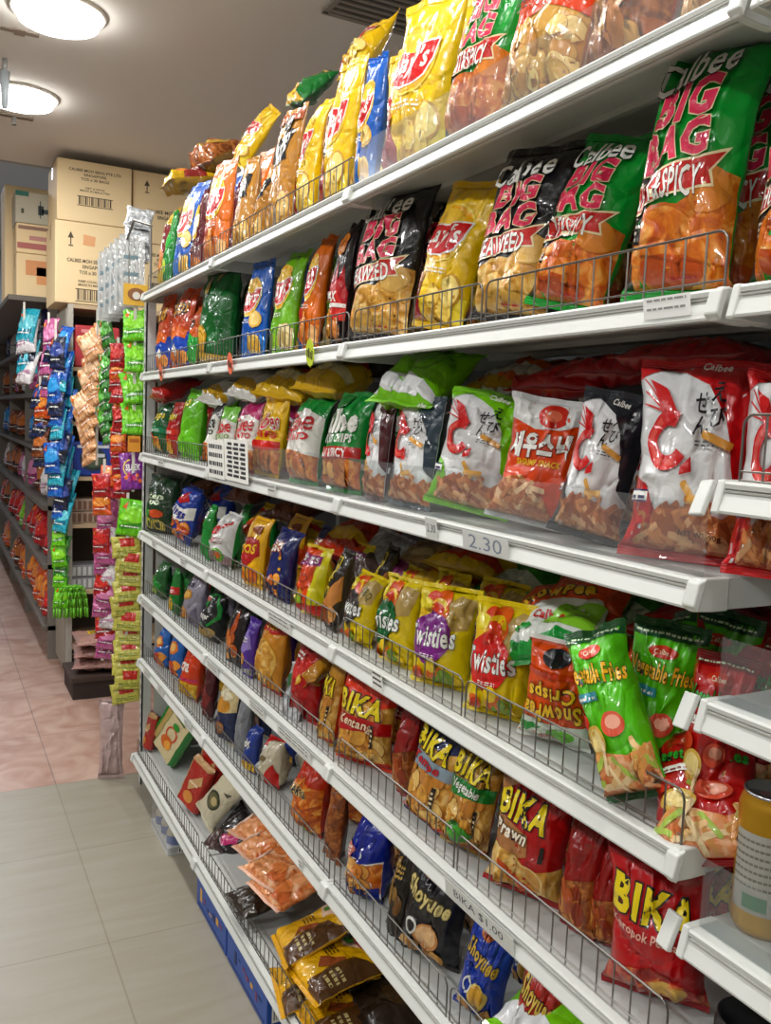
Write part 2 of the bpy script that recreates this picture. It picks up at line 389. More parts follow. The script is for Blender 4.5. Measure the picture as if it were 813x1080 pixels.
p = oval('#1565c0', '#2f86dc'); p.el(.55, .38, .34, .085, '#e9bc55'); p.el(.55, .385, .28, .07, '#f3d384'); p.el(.2, .22, .12, .035, '#e8e4dc'); p.rect(.17, .12, .23, .2, '#d9d5cc'); p.crisps(.2, .08, .8, .16, 4, ['#f0cf7a', '#e4b450'], .25, 6)
reg('lays_blue', p, 'blue potato chip bag with red ribbon oval')
p = oval('#78b51e', '#9ed03a'); p.poly([(.0, .05), (.1, .20), (.5, .27), (1, .24), (1, .05)], '#d7c69a'); p.crisps(.1, .08, .9, .22, 6, ['#e9d9a4', '#d6bd7c'], .26, 6)
reg('lays_lime', p, 'lime green potato chip bag with red ribbon oval')
p = oval('#e07a24', '#ef9a4a'); p.crisps(-.6, .07, .8, .25, 9, ['#efa45a', '#d97b34', '#f5c287'], .28, 8, '#b5561d'); p.el(-.3, .30, .2, .05, '#c1372a')
reg('lays_orange', p, 'orange potato chip bag with red ribbon oval')
p = oval('#5e1420', '#7d2330', ink='#f0ede6'); p.crisps(-.6, .07, .8, .25, 6, ['#c9803a', '#a85c26'], .3, 8)
reg('lays_maroon', p, 'dark maroon chip bag showing a pale ribbon')
def tan(top):
    p = Print('#b98434', '#b98434')
    p.poly([(-1, .50), (-1, .68), (-.3, .74), (.5, .80), (.8, .78), (.5, .62), (.6, .56), (-.2, .52)], BLK)
    p.txt('Lay\'s', (-.8, .55, .5, .74), WHT, .03, .2, 6); p.txt('ico', (-.5, .40, .1, .47), WHT, .01)
    p.poly([(-1, .045), (-1, .2), (0, .28), (1, .2), (1, .045)], 'crisp_gold'); p.crisps(-.6, .08, .7, .22, 7, ['#d9a650', '#c48c3a', '#e9c27a'], .28, 2)
    if top: p.rect(-1, .86, 1, .96, '#a85a34'); p.el(.2, .85, .34, .07, BLK); p.txt('Lays', (-.05, .82, .46, .88), WHT, .01)
    return p
reg('lays_tan', tan(False), 'tan chip bag with a black ribbon and white script')
reg('lays_tan2', tan(True), 'tall tan chip bag with black round badge near its top')
p = Print('#1c1113', '#1c1113'); p.poly([(-1, .30), (-.7, .55), (-.5, .42), (-.3, .62), (0, .48), (.2, .66), (.5, .50), (.8, .62), (1, .42), (1, .28), (-1, .22)], '#b01d2a'); p.poly([(-1, .26), (-.5, .44), (0, .36), (.5, .44), (1, .3), (1, .2), (-1, .2)], '#d8423c'); p.el(.1, .78, .42, .09, '#d98a2e'); p.txt('Lay\'s', (-.25, .74, .45, .83), '#8a1620', .02); p.rect(-1, .30, 1, .33, WHT); p.crisps(-.7, .06, .8, .2, 8, ['#c9803a', '#e0a04c'], .26, 3); p.txt('MAX', (-.5, .34, .6, .42), WHT, .02)
reg('fire', p, 'black chip bag with jagged red flames and gold badge')
p = Print('#cfa45a', '#c77a3a'); p.poly([(-1, .40), (-1, .96), (1, .96), (1, .46), (.2, .52), (-.4, .40)], '#e2562a'); p.poly([(-1, .62), (-1, .96), (.45, .96), (.3, .70), (-.2, .63)], WHT); p.crisps(-.9, .07, .9, .42, 26, ['#dcae5a', '#c98f3e', '#efd08a'], .22, 8, '#a8742c'); p.txt('꽃게', (-.75, .72, -.05, .86), BLK, .03); p.el(.16, .79, .15, .06, BLK); p.el(.16, .79, .08, .03, WHT); p.txt('CRAB CHIPS', (-.85, .59, .35, .67), BLK, .035, 0, 4); p.scrib(-.8, .54, .2, .57, '#6b2a18', 1)
reg('crab', p, 'orange and white bag lettered CRAB CHIPS, top out of view')
p = Print('#c4632c', '#b4562a'); p.poly([(-1, .045), (-1, .42), (-.3, .55), (.4, .5), (1, .58), (1, .045)], 'brownfood'); p.el(.0, .38, .48, .13, '#d79a56'); p.el(.02, .39, .36, .09, '#8d4a24'); p.txt('JALAPENO', (-.7, .66, .6, .73), WHT, .02, 0, 4); p.crisps(-.5, .1, .9, .25, 7, ['#d28a46', '#e5b06c', '#a85f2c'], .26, 8)
reg('jalapeno', p, 'rust coloured snack bag with a bowl pictured, top out of view')
p = Print('#c98a55', '#b97a48'); p.crisps(-.8, .1, .8, .8, 12, ['#d79a5e', '#bb7440', '#e8b985'], .36, 3); p.rect(-1, .6, 1, .9, '#7a3f22')
reg('tanchip', p, 'brown chip bag nearest the end of the top shelf')
p = Print('#dd5a1c', '#b7461a'); p.poly([(-1, .045), (-1, .36), (-.4, .42), (.3, .38), (1, .46), (1, .045)], '#2352b5'); p.poly([(-.9, .40), (-.3, .34), (.2, .40), (.8, .36), (.9, .46), (.2, .52), (-.7, .5)], '#e9762c'); p.txt('tos', (-.6, .66, .7, .84), '#f4b13c', .05, .1, 6, BLK, .06); p.poly([(-.3, .2), (.0, .3), (.4, .2), (.1, .14)], WHT); p.crisps(-.2, .08, .8, .16, 5, ['#e98a3c', '#f0a65a'], .2, 5)
reg('cheese_orange', p, 'orange snack bag with blue lower part and yellow lettering')
p = Print('#d8692a', '#1e8a34'); p.rect(-1, .045, 1, .48, '#1f9a3c'); p.el(0, .46, .5, .08, '#37b54c'); p.txt('os', (-.4, .62, .5, .76), BLK, .04)
reg('orangegreen', p, 'small orange and green snack packet')
p = Print('#136b2f', '#0f5426', '#0f5426'); p.el(-.45, .80, .30, .12, '#0c3f1e'); p.el(-.45, .80, .18, .07, '#c9a85a'); p.el(.2, .90, .22, .05, '#d9b872'); p.el(-.42, .27, .42, .145, '#c28f2a', 30); p.el(-.42, .27, .36, .125, '#e3b64a', 30); p.ring(-.42, .27, .26, .09, .85, '#b98a2a'); p.poly([(-1, .045), (-1, .16), (0, .12), (1, .09), (1, .045)], '#d9b04a')
reg('green_gold', p, 'shiny dark green bag with round golden cracker')
# third shelf
def vegc(bg, mid): 
    p = Print(bg, bg); p.txt('chips', (-.7, .62, .75, .80), '#e7d34a', .05, .1, 5, BLK, .05); p.rect(-1, .40, 1, .50, mid); p.scrib(-.6, .42, .6, .48, WHT, 2); p.el(-.3, .28, .4, .1, '#d9541e'); p.el(.3, .22, .4, .1, '#e08a34'); p.crisps(-.6, .08, .7, .2, 6, ['#d8572a', '#e9b04a', '#7aa83a'], .26, 3); return p
reg('veg_chips_green', vegc('#14532b', '#1d7a55'), 'dark green chip packet with yellow wording')
reg('veg_chips_red', vegc('#a81f22', '#c93a2a'), 'red chip packet with yellow wording')
p = Print('#6fbf22', '#5aa81c'); p.txt('ps', (-.8, .68, .1, .82), '#e7e04a', .05, .1, 5, '#1d5a1d', .05); p.poly([(-1, .045), (-1, .34), (-.3, .28), (.2, .12), (.3, .045)], '#8fd13f'); p.el(-.5, .45, .22, .05, '#3f8f2e')
reg('lime_plain', p, 'plain bright lime green packet')
def potato(bg, top, words, sub, band, bandtxt, brand='#c8202c', flavband=None):
    p = Print(bg, top, top); p.poly([(-1, .76), (-1, .96), (1, .96), (1, .74), (.3, .80), (-.3, .79)], top)
    p.poly([(-1, .045), (-1, .30), (-.3, .36), (.4, .34), (1, .31), (1, .045)], 'crisp_orange'); p.crisps(-.7, .07, .8, .24, 9, ['#d98b3f', '#c06a2a', '#efb872'], .24, 6, '#8a4418')
    p.txt('Calbee', (-.85, .56, .85, .77), brand, .015, .1, 5, WHT if bg != WHT else None)
    p.txt(words, (-.82, .46, .82, .545), sub, .035, 0, 3, None)
    if flavband: p.poly([(-1, .30), (-1, .41), (1, .44), (1, .33)], flavband); p.txt(bandtxt, (-.7, .325, .75, .41), WHT, .03, 0, 2)
    return p
reg('pot_black', potato(WHT, '#1b1b1e', 'POTATO', BLK, 0, '', BLK), 'white and black potato chip packet')
reg('pot_lime', potato(WHT, '#7cc242', 'POTATO', '#6b8a2a', 0, ''), 'white and lime potato chip packet')
reg('pot_magenta', potato(WHT, '#b81e6e', 'POTATO', '#c8202c', 0, ''), 'white and magenta potato chip packet')
reg('pot_yellow', potato('#f0c41e', '#f0c41e', 'CHIPS', '#c8202c', 0, '', '#c8202c', '#c8302c'), 'yellow potato chip packet with red wording')
reg('pot_green', potato(WHT, '#1a8a3e', 'POTATO', '#c8202c', 0, ''), 'white and green potato chip packet')
p = potato('#178a3c', '#178a3c', 'POTATO CHIPS', WHT, 0, 'HOT & SPICY', WHT, '#b5261f'); p.el(-.1, .86, .4, .07, '#0f6e2c'); reg('pot_hot', p, 'green potato chip packet with white HOT & SPICY band')
def ebi(corner, name, low=None):
    p = Print('#e2e3e4', corner, corner); low = low or corner
    p.poly([(-.75, .96), (-.3, .905), (.18, .83), (.52, .69), (.68, .52), (.78, .36), (1, .28), (1, .96)], corner); p.poly([(-1, .88), (-.3, .96), (-1, .96)], corner)
    p.poly([(-1, .045), (-1, .40), (-.72, .36), (-.5, .24), (-.4, .045)], low)
    p.poly([(-.7, .045), (-.7, .18), (-.35, .27), (.2, .26), (.7, .22), (1, .26), (1, .045)], 'prawn'); p.sticks(-.65, .09, .85, .24, 34, ['#d9925c', '#c47a48', '#e6b284', '#a85f36'], .4, .05, 4)
    p.ring(-.38, .57, .38, .145, .50, '#cf2a2c', 26, 60, 330); p.ring(-.38, .57, .34, .128, .72, '#e0625a', 20, 120, 300)
    p.poly([(-.22, .685), (-.5, .81), (-.80, .86), (-.62, .75), (-.46, .64)], '#cf2a2c'); p.poly([(-.1, .45), (.06, .50), (.08, .43), (-.1, .41)], '#cf2a2c')
    for a in (.86, .80, .74): p.put([[(-.5, .70), (-.9, a), (-.89, a+.008), (-.48, .708)]], '#cf2a2c')
    p.txt('せ', (.02, .70, .24, .79), BLK, .02); p.txt('ん', (.04, .60, .28, .69), BLK, .02); p.txt('え', (.27, .75, .50, .84), BLK, .02); p.txt('び', (.28, .64, .53, .735), BLK, .02)
    p.scrib(.10, .55, .42, .585, '#55565a', 2)
    p.sticks(.42, .56, .5, .60, 1, ['#d8a04c'], .5, .055, 3); p.sticks(-.05, .3, .3, .36, 3, ['#e0ae5e', '#d3964a'], .4, .05, 9)
    p.rect(-.98, .27, -.62, .33, WHT); p.rect(-.98, .322, -.62, .33, '#2a2a5e'); p.rect(-.98, .27, -.62, .278, '#2a2a5e'); p.scrib(-.94, .285, -.66, .315, '#2a2a5e', 1, 8); p.txt('Calbee', (.05, .885, .5, .93), WHT, .02, .1, -4)
    return p
reg('ebi_maroon', ebi('#4d1a22', 'm'), 'white shrimp stick bag with dark maroon corner')
reg('ebi_navy', ebi('#2c3a46', 'n'), 'white shrimp stick bag with slate blue corner')
reg('ebi_lime', ebi('#7fc31c', 'l'), 'white shrimp stick bag with lime green corners')
reg('ebi_black', ebi('#23262c', 'b'), 'white shrimp stick bag with black corner')
p = ebi('#c8242c', 'r'); p.txt('NET WT. 90g', (.0, .115, .7, .15), '#3a1c14', .02, 0, -3); reg('ebi_red', p, 'white shrimp stick bag with red corners')
reg('ebi_white', ebi('#d8d6cf', 'w'), 'pale white and silver snack bag')
reg('ebi_orange', ebi('#d9702a', 'o'), 'white and orange shrimp stick bag')
p = Print('#e0541c', '#d24a18', '#c9c9c9'); p.poly([(-1, .80), (-1, .96), (1, .96), (1, .86), (.3, .74), (-.3, .72)], '#d9d9d6'); p.ring(.05, .84, .36, .10, .45, '#cf3a2c', 22); p.el(.05, .84, .2, .05, '#e07a5e'); p.txt('새우스낵', (-.85, .50, .65, .70), WHT, .05, .15, 4, '#7a1f10', .03); p.txt('SHRIMP SNACK', (-.55, .44, .55, .49), '#f3c32e', .03, 0, 3); p.poly([(-1, .045), (-1, .30), (-.3, .36), (.3, .22), (.6, .045)], 'prawn'); p.sticks(-.9, .07, .35, .28, 34, ['#e0a878', '#c98252', '#f0c8a0', '#b46a40'], .34, .055, 7)
reg('shrimp_orange', p, 'orange SHRIMP SNACK bag with silver top')
# fourth shelf
p = Print('#15351d', '#11291a', '#11291a'); p.txt('ken', (-.5, .58, .6, .68), '#d8e6c8', .03); p.txt('oo', (-.3, .48, .5, .57), '#d8e6c8', .03); p.ring(-.4, .16, .34, .1, .55, '#c9c04a'); p.ring(.35, .14, .36, .1, .55, '#d8c94e'); p.el(.3, .34, .4, .07, '#c4562a'); p.el(-.5, .34, .3, .06, '#2f7a34')
reg('ring_green', p, 'dark green snack bag picturing yellow onion rings')
p = Print('#2a46a0', '#26408f'); p.poly([(-1, .40), (-1, .66), (.6, .60), (1, .66), (1, .44), (.2, .36)], WHT); p.poly([(-.4, .72), (.3, .9), (.7, .74), (.1, .66)], '#c8242c'); p.txt('Zings', (-.8, .42, .8, .62), '#1d2f8a', .05, .25, -8, WHT, .04); p.crisps(-.8, .07, .8, .36, 12, ['#d9702a', '#e6943e', '#b8481e'], .24, 5)
reg('blue_script', p, 'blue, white and red snack bag with blue script')
p = Print('#1f8a3a', '#1f8a3a'); p.el(0, .8, .4, .06, '#e4e6df'); reg('green_side', p, 'narrow green bag seen from its side')
p = Print('#dcdcd8', '#1f8a3a'); p.txt('oo', (-.8, .56, .3, .72), '#c5202c', .06); p.txt('POT', (-.6, .42, .4, .52), '#a83a3a', .03); p.poly([(.2, .72), (.8, .84), (.9, .78), (.4, .68)], '#b8242c'); p.scrib(.1, .42, .8, .54, '#9a6a6a', 3); p.poly([(-1, .045), (-1, .2), (0, .28), (1, .2), (1, .045)], '#9a7a80'); p.el(.5, .22, .35, .12, '#5a9a2e'); p.el(.5, .22, .2, .06, '#d9702a')
reg('white_red', p, 'white snack bag with round red lettering')
p = Print('#e9b41e', '#c98a1a'); p.poly([(-1, .36), (-.8, .66), (.1, .70), (.8, .66), (.9, .46), (.0, .24)], '#a81e22'); p.txt('TOS', (-.6, .46, .65, .60), '#f2c72e', .04, 0, 4); p.crisps(-.6, .06, .7, .2, 6, ['#e08a2e', '#c96a20'], .26, 4); p.el(.4, .8, .4, .06, '#8a4a1e')
reg('red_corn', p, 'yellow corn snack bag with large red shield')
p = Print('#1b2560', '#171f50'); p.txt('Zeo', (-.7, .66, .4, .82), WHT, .04, .15, 6, '#c8702a', .05); p.ring(-.2, .56, .85, .2, .9, '#b8672e', 26, 20, 250); p.crisps(-.6, .07, .7, .36, 9, ['#e08a2e', '#c96a20', '#efa94e'], .2, 4); p.el(.6, .6, .08, .025, '#e9b41e'); p.el(.7, .45, .07, .022, '#e9b41e')
reg('navy_corn', p, 'navy blue corn snack bag with white lettering')
p = Print('#e0561c', '#d9c21e', '#d9c21e'); p.rect(.55, .045, 1, .96, '#d6cc24'); p.rect(-1, .74, .75, .88, '#8a2a6e'); p.txt('SMART\'S', (-.85, .77, .62, .86), WHT, .03); p.poly([(-.9, .2), (-.7, .45), (-.5, .3), (-.3, .5), (-.1, .32), (.1, .42), (.3, .2)], '#e3b23a'); p.poly([(-.8, .18), (-.6, .34), (-.3, .36), (.0, .3), (.2, .18)], '#8fa82e'); p.ring(.25, .55, .2, .06, .8, '#7a2a14'); p.poly([(-1, .045), (-1, .14), (1, .2), (1, .045)], '#c8382a')
reg('orange_box', p, 'orange packet with yellow side and purple heading')
p = Print('#2a2320', '#4a423c'); p.rect(-.6, .62, .1, .9, '#d9c23a'); p.txt('栗', (-.5, .72, 0, .88), BLK, .03); p.txt('一', (-.5, .58, 0, .62), '#d9c23a', .03); p.rect(-.55, .30, .05, .52, '#d9c23a'); p.txt('燒', (-.48, .32, -.02, .50), BLK, .02); p.poly([(.1, .5), (.9, .7), (1, .4), (.5, .2), (0, .3)], '#c98a4e'); p.crisps(-.6, .06, .8, .24, 8, ['#b06a34', '#8a4a22', '#d39a5e'], .25, 4)
reg('chestnut', p, 'dark brown packet with yellow vertical characters')
def twist(shield, nm):
    p = Print('#dfc71c', '#dfc71c', '#dfc71c'); p.poly([(.2, .55), (.9, .60), (1, .88), (.5, .92), (.1, .80)], '#b59a5e'); p.txt(nm, (.3, .66, .85, .78), '#5a5a2a', .02, 0, -25)
    p.crisps(-.8, .68, .2, .9, 6, ['#e9702a', '#f0c92a', '#d94a22'], .28, 6); p.el(-.6, .80, .3, .06, '#ead83a')
    p.poly([(-.95, .60), (-.7, .66), (-.3, .74), (.2, .70), (.5, .60), (.62, .44), (.3, .30), (-.2, .22), (-.7, .30), (-.92, .44)], shield)
    p.txt('Twisties', (-.98, .40, .72, .60), '#e2e4de', .025, 0, 2, '#3a3a3a', .025)
    p.crisps(-.7, .07, .8, .24, 10, ['#e2742a', '#c8432a', '#efd02e', '#7a9a2a'], .2, 9); p.scrib(-.4, .30, .2, .34, WHT, 2); return p
reg('twist_black', twist('#2a2422', 'BBQ'), 'yellow snack bag with dark brown shield and silver lettering')
reg('twist_green', twist('#0f5a2c', ''), 'yellow snack bag with dark green shield and silver lettering')
reg('twist_purple', twist('#7a2880', ''), 'yellow snack bag with purple shield and silver lettering')
reg('twist_red', twist('#cf2b26', ''), 'yellow snack bag with red shield and silver lettering')
def pea(bg):
    p = Print(bg, bg, '#e2e4de'); p.rect(-1, .74, 1, .96, '#d9e2d2'); p.el(-.3, .84, .4, .06, '#6fb83a'); p.poly([(.2, .78), (.9, .92), (1, .8)], '#2f8f3a'); p.txt('Calbee', (-.1, .86, .5, .92), '#c8202c', .02)
    p.txt('SnowPea', (-.88, .56, .88, .73), '#efc23a', .035, 0, 4, BLK, .035); p.txt('Crisps', (-.7, .36, .75, .54), '#efc23a', .035, 0, 4, BLK, .035); p.el(.0, .14, .4, .08, '#20242a'); p.rect(-1, .26, 1, .31, '#c9441a'); return p
reg('snowpea', pea('#dc5a1c'), 'orange snack bag standing upside down with yellow SnowPea Crisps lettering')
p = Print('#e4e8e0', '#58a83a', '#1f8a3a'); p.poly([(-1, .045), (-1, .2), (-.3, .12), (.3, .2), (1, .1), (1, .045)], '#1f9a44'); p.poly([(-.1, .3), (.9, .16), (1, .5), (.3, .5)], '#8ec93a'); p.txt('Calbee', (-.3, .33, .35, .42), '#c8202c', .03, 0, -10); p.el(-.45, .26, .2, .04, '#2f9a44'); p.rect(-1, .55, 1, .9, '#dc5a1c'); p.txt('SnowPea', (-.8, .58, .8, .72), '#efc23a', .05, 0, 0, BLK, .06)
reg('snowpea_white', p, 'white and green snow pea bag lying with its end outward')
def veg(bg, word, foot):
    p = Print(bg, bg, '#1a4a22' if bg != '#b5201f' else '#7a1416'); p.rect(-1, .90, 1, .96, '#164a28' if bg != '#b5201f' else '#7a1416'); p.scrib(-.9, .92, .9, .945, '#cfe0c0', 1, 2)
    p.el(-.05, .83, .42, .035, '#c8402a'); p.txt('Calbee', (-.3, .815, .2, .845), '#f1d9c0', .02)
    p.txt('Vegetable Fries', (-.95, .66, .92, .77), word, .03, 0, -3, BLK, .03); p.rect(-.9, .58, .0, .63, '#3a8a9a' if bg != '#b5201f' else WHT); p.scrib(-.85, .59, -.1, .62, WHT if bg != '#b5201f' else '#7a1416', 1)
    p.el(.3, .44, .36, .07, '#d9604a'); p.el(.34, .45, .22, .04, '#f0b09a'); p.el(-.4, .36, .38, .09, '#d9b45a'); p.el(-.4, .365, .28, .065, '#ecd694'); p.el(-.7, .48, .2, .05, '#c83a2a')
    p.poly([(-1, .045), (-1, .2), (-.2, .3), (.5, .26), (1, .3), (1, .045)], 'peach'); p.sticks(-.8, .08, .9, .27, 18, ['#e6c08a', '#d39a5e', '#f0d8ac', '#a8c05a'], .55, .055, 2); return p
reg('vegfries_green', veg('#5bb41f', '#efb93a', ''), 'green Vegetable Fries bag with potato and lemon picture')
reg('vegfries_red', veg('#b5201f', '#3fa63a', ''), 'red vegetable fries bag with green lettering')
reg('brown_bag', (lambda p: p.crisps(-.8, .1, .8, .9, 14, ['#8a4a22', '#b36a34', '#6b3418'], .3, 3))(Print('#6b3a1e', '#5a3018')), 'brown snack bag lying flat')
reg('corn_yellow', (lambda p: p.poly([(-1, .2), (0, .5), (1, .3), (1, .045), (-1, .045)], '#d9541e').rect(-1, .7, 1, .8, '#c8302c'))(Print('#dcb91c', '#d6b01a')), 'yellow corn snack bag lying on top')
reg('red_yellow', (lambda p: p.poly([(-1, .1), (1, .3), (1, .8), (-1, .7)], '#b8321e').rect(-1, .85, 1, .95, '#3a2a1e').crisps(-.7, .2, .7, .6, 8, ['#d9702a', '#c8482a'], .3, 3))(Print('#d2a51c', '#b8421e')), 'red and yellow snack bag lying on top')
reg('silver_brown', (lambda p: p.poly([(-1, .3), (0, .6), (1, .4), (1, .1), (-1, .1)], '#4a3a34'))(Print('silver', '#5a4f4a')), 'silver grey crumpled snack bag')
# fifth shelf
p = Print('#1f5a2a', '#17431f'); p.poly([(-.9, .3), (0, .6), (.9, .4), (.6, .2), (-.5, .15)], '#2f8a3c'); p.el(.2, .2, .4, .08, '#a8c25a'); reg('green_slim2', p, 'dark green crumpled snack packet')
p = Print('#1f7a34', '#17602a'); p.rect(-1, .46, 1, .62, '#c8302c'); p.scrib(-.7, .5, .7, .58, WHT, 2); p.el(0, .24, .6, .14, '#d9b83a'); reg('greenred', p, 'green packet with red heading and yellow picture')
p = Print('#8f8a9a', '#7a7588'); p.txt('ils', (-.6, .72, .4, .84), '#2a2436', .04); p.el(0, .58, .5, .09, '#b8843a'); p.el(0, .58, .34, .06, '#d9ae5e'); p.el(-.3, .22, .5, .12, '#d9963a'); p.poly([(.3, .1), (.9, .4), (1, .1)], '#6a6478'); reg('lilac', p, 'grey lilac chip bag with golden badge')
p = Print('#15171a', '#15171a'); p.ring(.1, .62, .95, .36, .86, '#1f8a3c', 26, -60, 150); p.poly([(-1, .56), (-.2, .9), (-.1, .86), (-.9, .5)], '#1f8a3c'); p.txt('Chipster', (-.85, .40, .65, .56), WHT, .03, .15, 3); p.scrib(-.5, .30, .3, .36, '#9ab59a', 2); p.el(-.5, .82, .25, .05, '#b86a6a'); p.crisps(-.6, .06, .7, .2, 6, ['#8a7a4a', '#b59a5e'], .28, 2); reg('chipster', p, 'black chip bag with green swoosh and white script')
p = Print('#1a1214', '#1a1214'); p.poly([(-.2, .5), (.1, .9), (.5, .7), (.3, .4)], '#b5561e'); p.crisps(-.8, .07, .8, .5, 12, ['#d9803a', '#b05a24', '#e9a85e'], .26, 3); reg('dark_orange', p, 'dark snack bag with orange crisps pictured')
p = Print('#5a3a9a', '#4a2f80'); p.poly([(-1, .5), (-.2, .8), (.7, .7), (.9, .5), (0, .4)], '#9a86c8'); p.el(-.1, .3, .5, .1, '#e0a04a'); p.scrib(-.6, .6, .5, .7, WHT, 2); p.rect(-1, .05, 1, .16, 'silver'); reg('purple_foil', p, 'shiny purple foil snack bag')
p = Print('#c98a2c', '#b8762a', '#b5241c'); p.poly([(-1, .76), (-.3, .84), (.4, .80), (1, .84), (1, .96), (-1, .96)], '#b5241c'); p.el(0, .42, .9, .3, 'crisp_gold', 30); p.ring(0, .42, .9, .3, .93, '#e0b45a', 30); p.scrib(-.5, .86, .5, .92, '#f0c94a', 2); reg('gold_red', p, 'puffy golden cracker bag with red top')
p = Print('#a8181c', '#8a1418'); p.poly([(-.9, .8), (-.2, .62), (.3, .8), (.8, .66), (1, .5), (.4, .56), (-.3, .46), (-.9, .6)], '#cf3a34'); p.el(.2, .5, .22, .06, '#e0a83a'); p.el(.2, .5, .14, .035, '#f3d06a'); p.rect(.3, .1, .8, .3, '#8f1418'); p.poly([(-1, .05), (-.6, .4), (-.2, .2), (-.3, .05)], 'silver'); p.scrib(-.7, .72, .2, .82, WHT, 2); reg('red_star', p, 'glossy deep red snack bag')
def bika(top, mid, sub, panel, food, word2, low='#c23a1c', ty=.0):
    p = Print(food, low, top); p.poly([(-1, .70-ty), (-1, .96), (1, .96), (1, .68-ty), (.4, .62-ty), (-.2, .66-ty)], top)
    p.crisps(-.9, .06, .9, .55, 30, ['#d9a24a', '#c4863a', '#e9c47a'], .24, 7, '#9a5f24')
    p.poly([(-1, .38-ty), (-1, .56-ty), (.3, .54-ty), (1, .52-ty), (1, .40-ty), (.2, .42-ty)], panel) if panel else None
    p.txt('BIKA', (-.92, .56-ty, .80, .75-ty), '#ecd52a', .04, .1, -4, BLK, .04)
    if word2: p.txt(word2, (-.72, .42-ty, .60, .53-ty), sub, .025, .15, -4, mid, .03)
    p.rect(.52, .22, .66, .44, '#2a2018'); p.scrib(.54, .24, .64, .42, '#e8d8b0', 4); p.rect(-1, .045, 1, .09, low); return p
reg('bika_gold', bika('#b8862a', '#5a3a1a', WHT, None, 'crisp_gold', ''), 'golden brown cracker bag turned aside')
reg('bika_orange', bika('#e2451c', '#7a1414', '#f0d8b8', '#b01d20', 'crisp_gold', 'Kentang', '#c23a1c', .06), 'BIKA cracker bag with bright orange top and red panel')
reg('bika_blue', bika('#232a4e', '#3a4a6a', '#c8302c', '#8a98a4', 'crisp_gold', 'Tempe', '#c23a1c', -.12), 'BIKA cracker bag with navy top and grey panel')
p = bika('#9a7a2c', '#1f6a2c', WHT, '#1f7a34', 'crisp_gold', 'Vegetable', '#c23a1c', -.12); p.poly([(-.7, .22), (-.3, .30), (.2, .27), (.6, .20), (.3, .12), (-.3, .10)], 'greenleaf'); p.el(.1, .2, .4, .07, '#3f9a2e'); reg('bika_green', p, 'BIKA cracker bag with green panel and lettuce picture')
p = Print('#b01f22', '#a01b1f', '#a01b1f'); p.poly([(-1, .40), (-1, .60), (.1, .50), (.2, .36), (-.2, .30)], '#a8764a'); p.poly([(-1, .045), (-1, .36), (-.2, .34), (.4, .26), (1, .30), (1, .045)], 'crisp_gold'); p.ring(.0, .16, .7, .14, .9, '#e9c98a', 24); p.ring(.1, .17, .5, .1, .88, '#d9a25a', 24); p.poly([(-.6, .28), (.2, .14), (.5, .06), (.3, .05), (-.5, .2)], '#c8562a'); p.txt('BIKA', (-.95, .56, .55, .76), '#ecd52a', .04, .1, -6, BLK, .04); p.txt('Prawn', (-.9, .44, .1, .54), '#f2e6d0', .035, .15, -5, BLK, .04); p.rect(.5, .34, .62, .46, '#1c1412'); p.poly([(-1, .80), (-.5, .88), (-.3, .82), (-.9, .74)], '#a8764a'); reg('bika_prawn', p, 'red BIKA prawn cracker bag picturing crackers')
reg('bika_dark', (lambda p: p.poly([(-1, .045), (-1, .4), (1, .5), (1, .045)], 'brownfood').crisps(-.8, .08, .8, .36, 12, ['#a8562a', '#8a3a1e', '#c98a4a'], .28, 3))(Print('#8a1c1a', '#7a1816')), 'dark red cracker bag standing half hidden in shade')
p = Print('#b3161f', '#a0131b', '#8f1118'); p.poly([(-1, .045), (-1, .20), (0, .28), (.6, .2), (1, .12), (1, .045)], 'redfood'); p.el(.3, .14, .4, .06, '#d8b060'); p.txt('BIKA', (-.92, .55, .82, .78), '#ecd52a', .04, .05, -6, BLK, .04); p.txt('Keropok Perisa', (-.95, .44, .55, .52), '#e6b8a8', .02, 0, -6); p.rect(-1, .90, 1, .96, '#8f1118'); reg('bika_kero', p, 'red BIKA keropok bag with wide flat top')
reg('gold_plain', (lambda p: p.poly([(-1, .4), (1, .6), (1, .3), (-1, .1)], '#d9a84a'))(Print('#b07f28', '#a87824')), 'plain golden packet tipped against the shelf upright')
reg('silver_foil', (lambda p: p.el(-.2, .7, .4, .12, '#1f6a3c'))(Print('silver', 'silver')), 'small silver and green foil packet')
# sixth shelf
p = Print('#2f6ab0', '#255a9a'); p.el(0, .66, .7, .14, '#d9803a'); p.el(0, .67, .5, .09, '#efc07a'); p.crisps(-.7, .06, .8, .36, 12, ['#d9702a', '#b8481e', '#e9a04a'], .28, 4); p.poly([(-1, .8), (-.6, .96), (-1, .96)], WHT); reg('blue_cracker', p, 'blue cracker bag with orange round picture')
p = Print('#cf4a1c', '#b8421a'); p.txt('ora', (-.7, .50, .6, .66), '#f0e6da', .03, .15, 5); p.rect(-1, .36, 1, .40, '#c23a6a'); p.poly([(-1, .045), (-1, .3), (0, .36), (1, .3), (1, .045)], 'yellowfood'); p.crisps(-.7, .07, .8, .26, 8, ['#e0b83a', '#c99a2a', '#efd56a'], .26, 3); p.el(.2, .88, .3, .04, '#7a2a14'); reg('orange_script', p, 'orange chip bag with white script')
reg('maroon_plain', Print('#4a1a20', '#3f161b').poly([(-1, .2), (0, .6), (1, .4), (.5, .1)], '#7a2a2a'), 'narrow maroon packet')
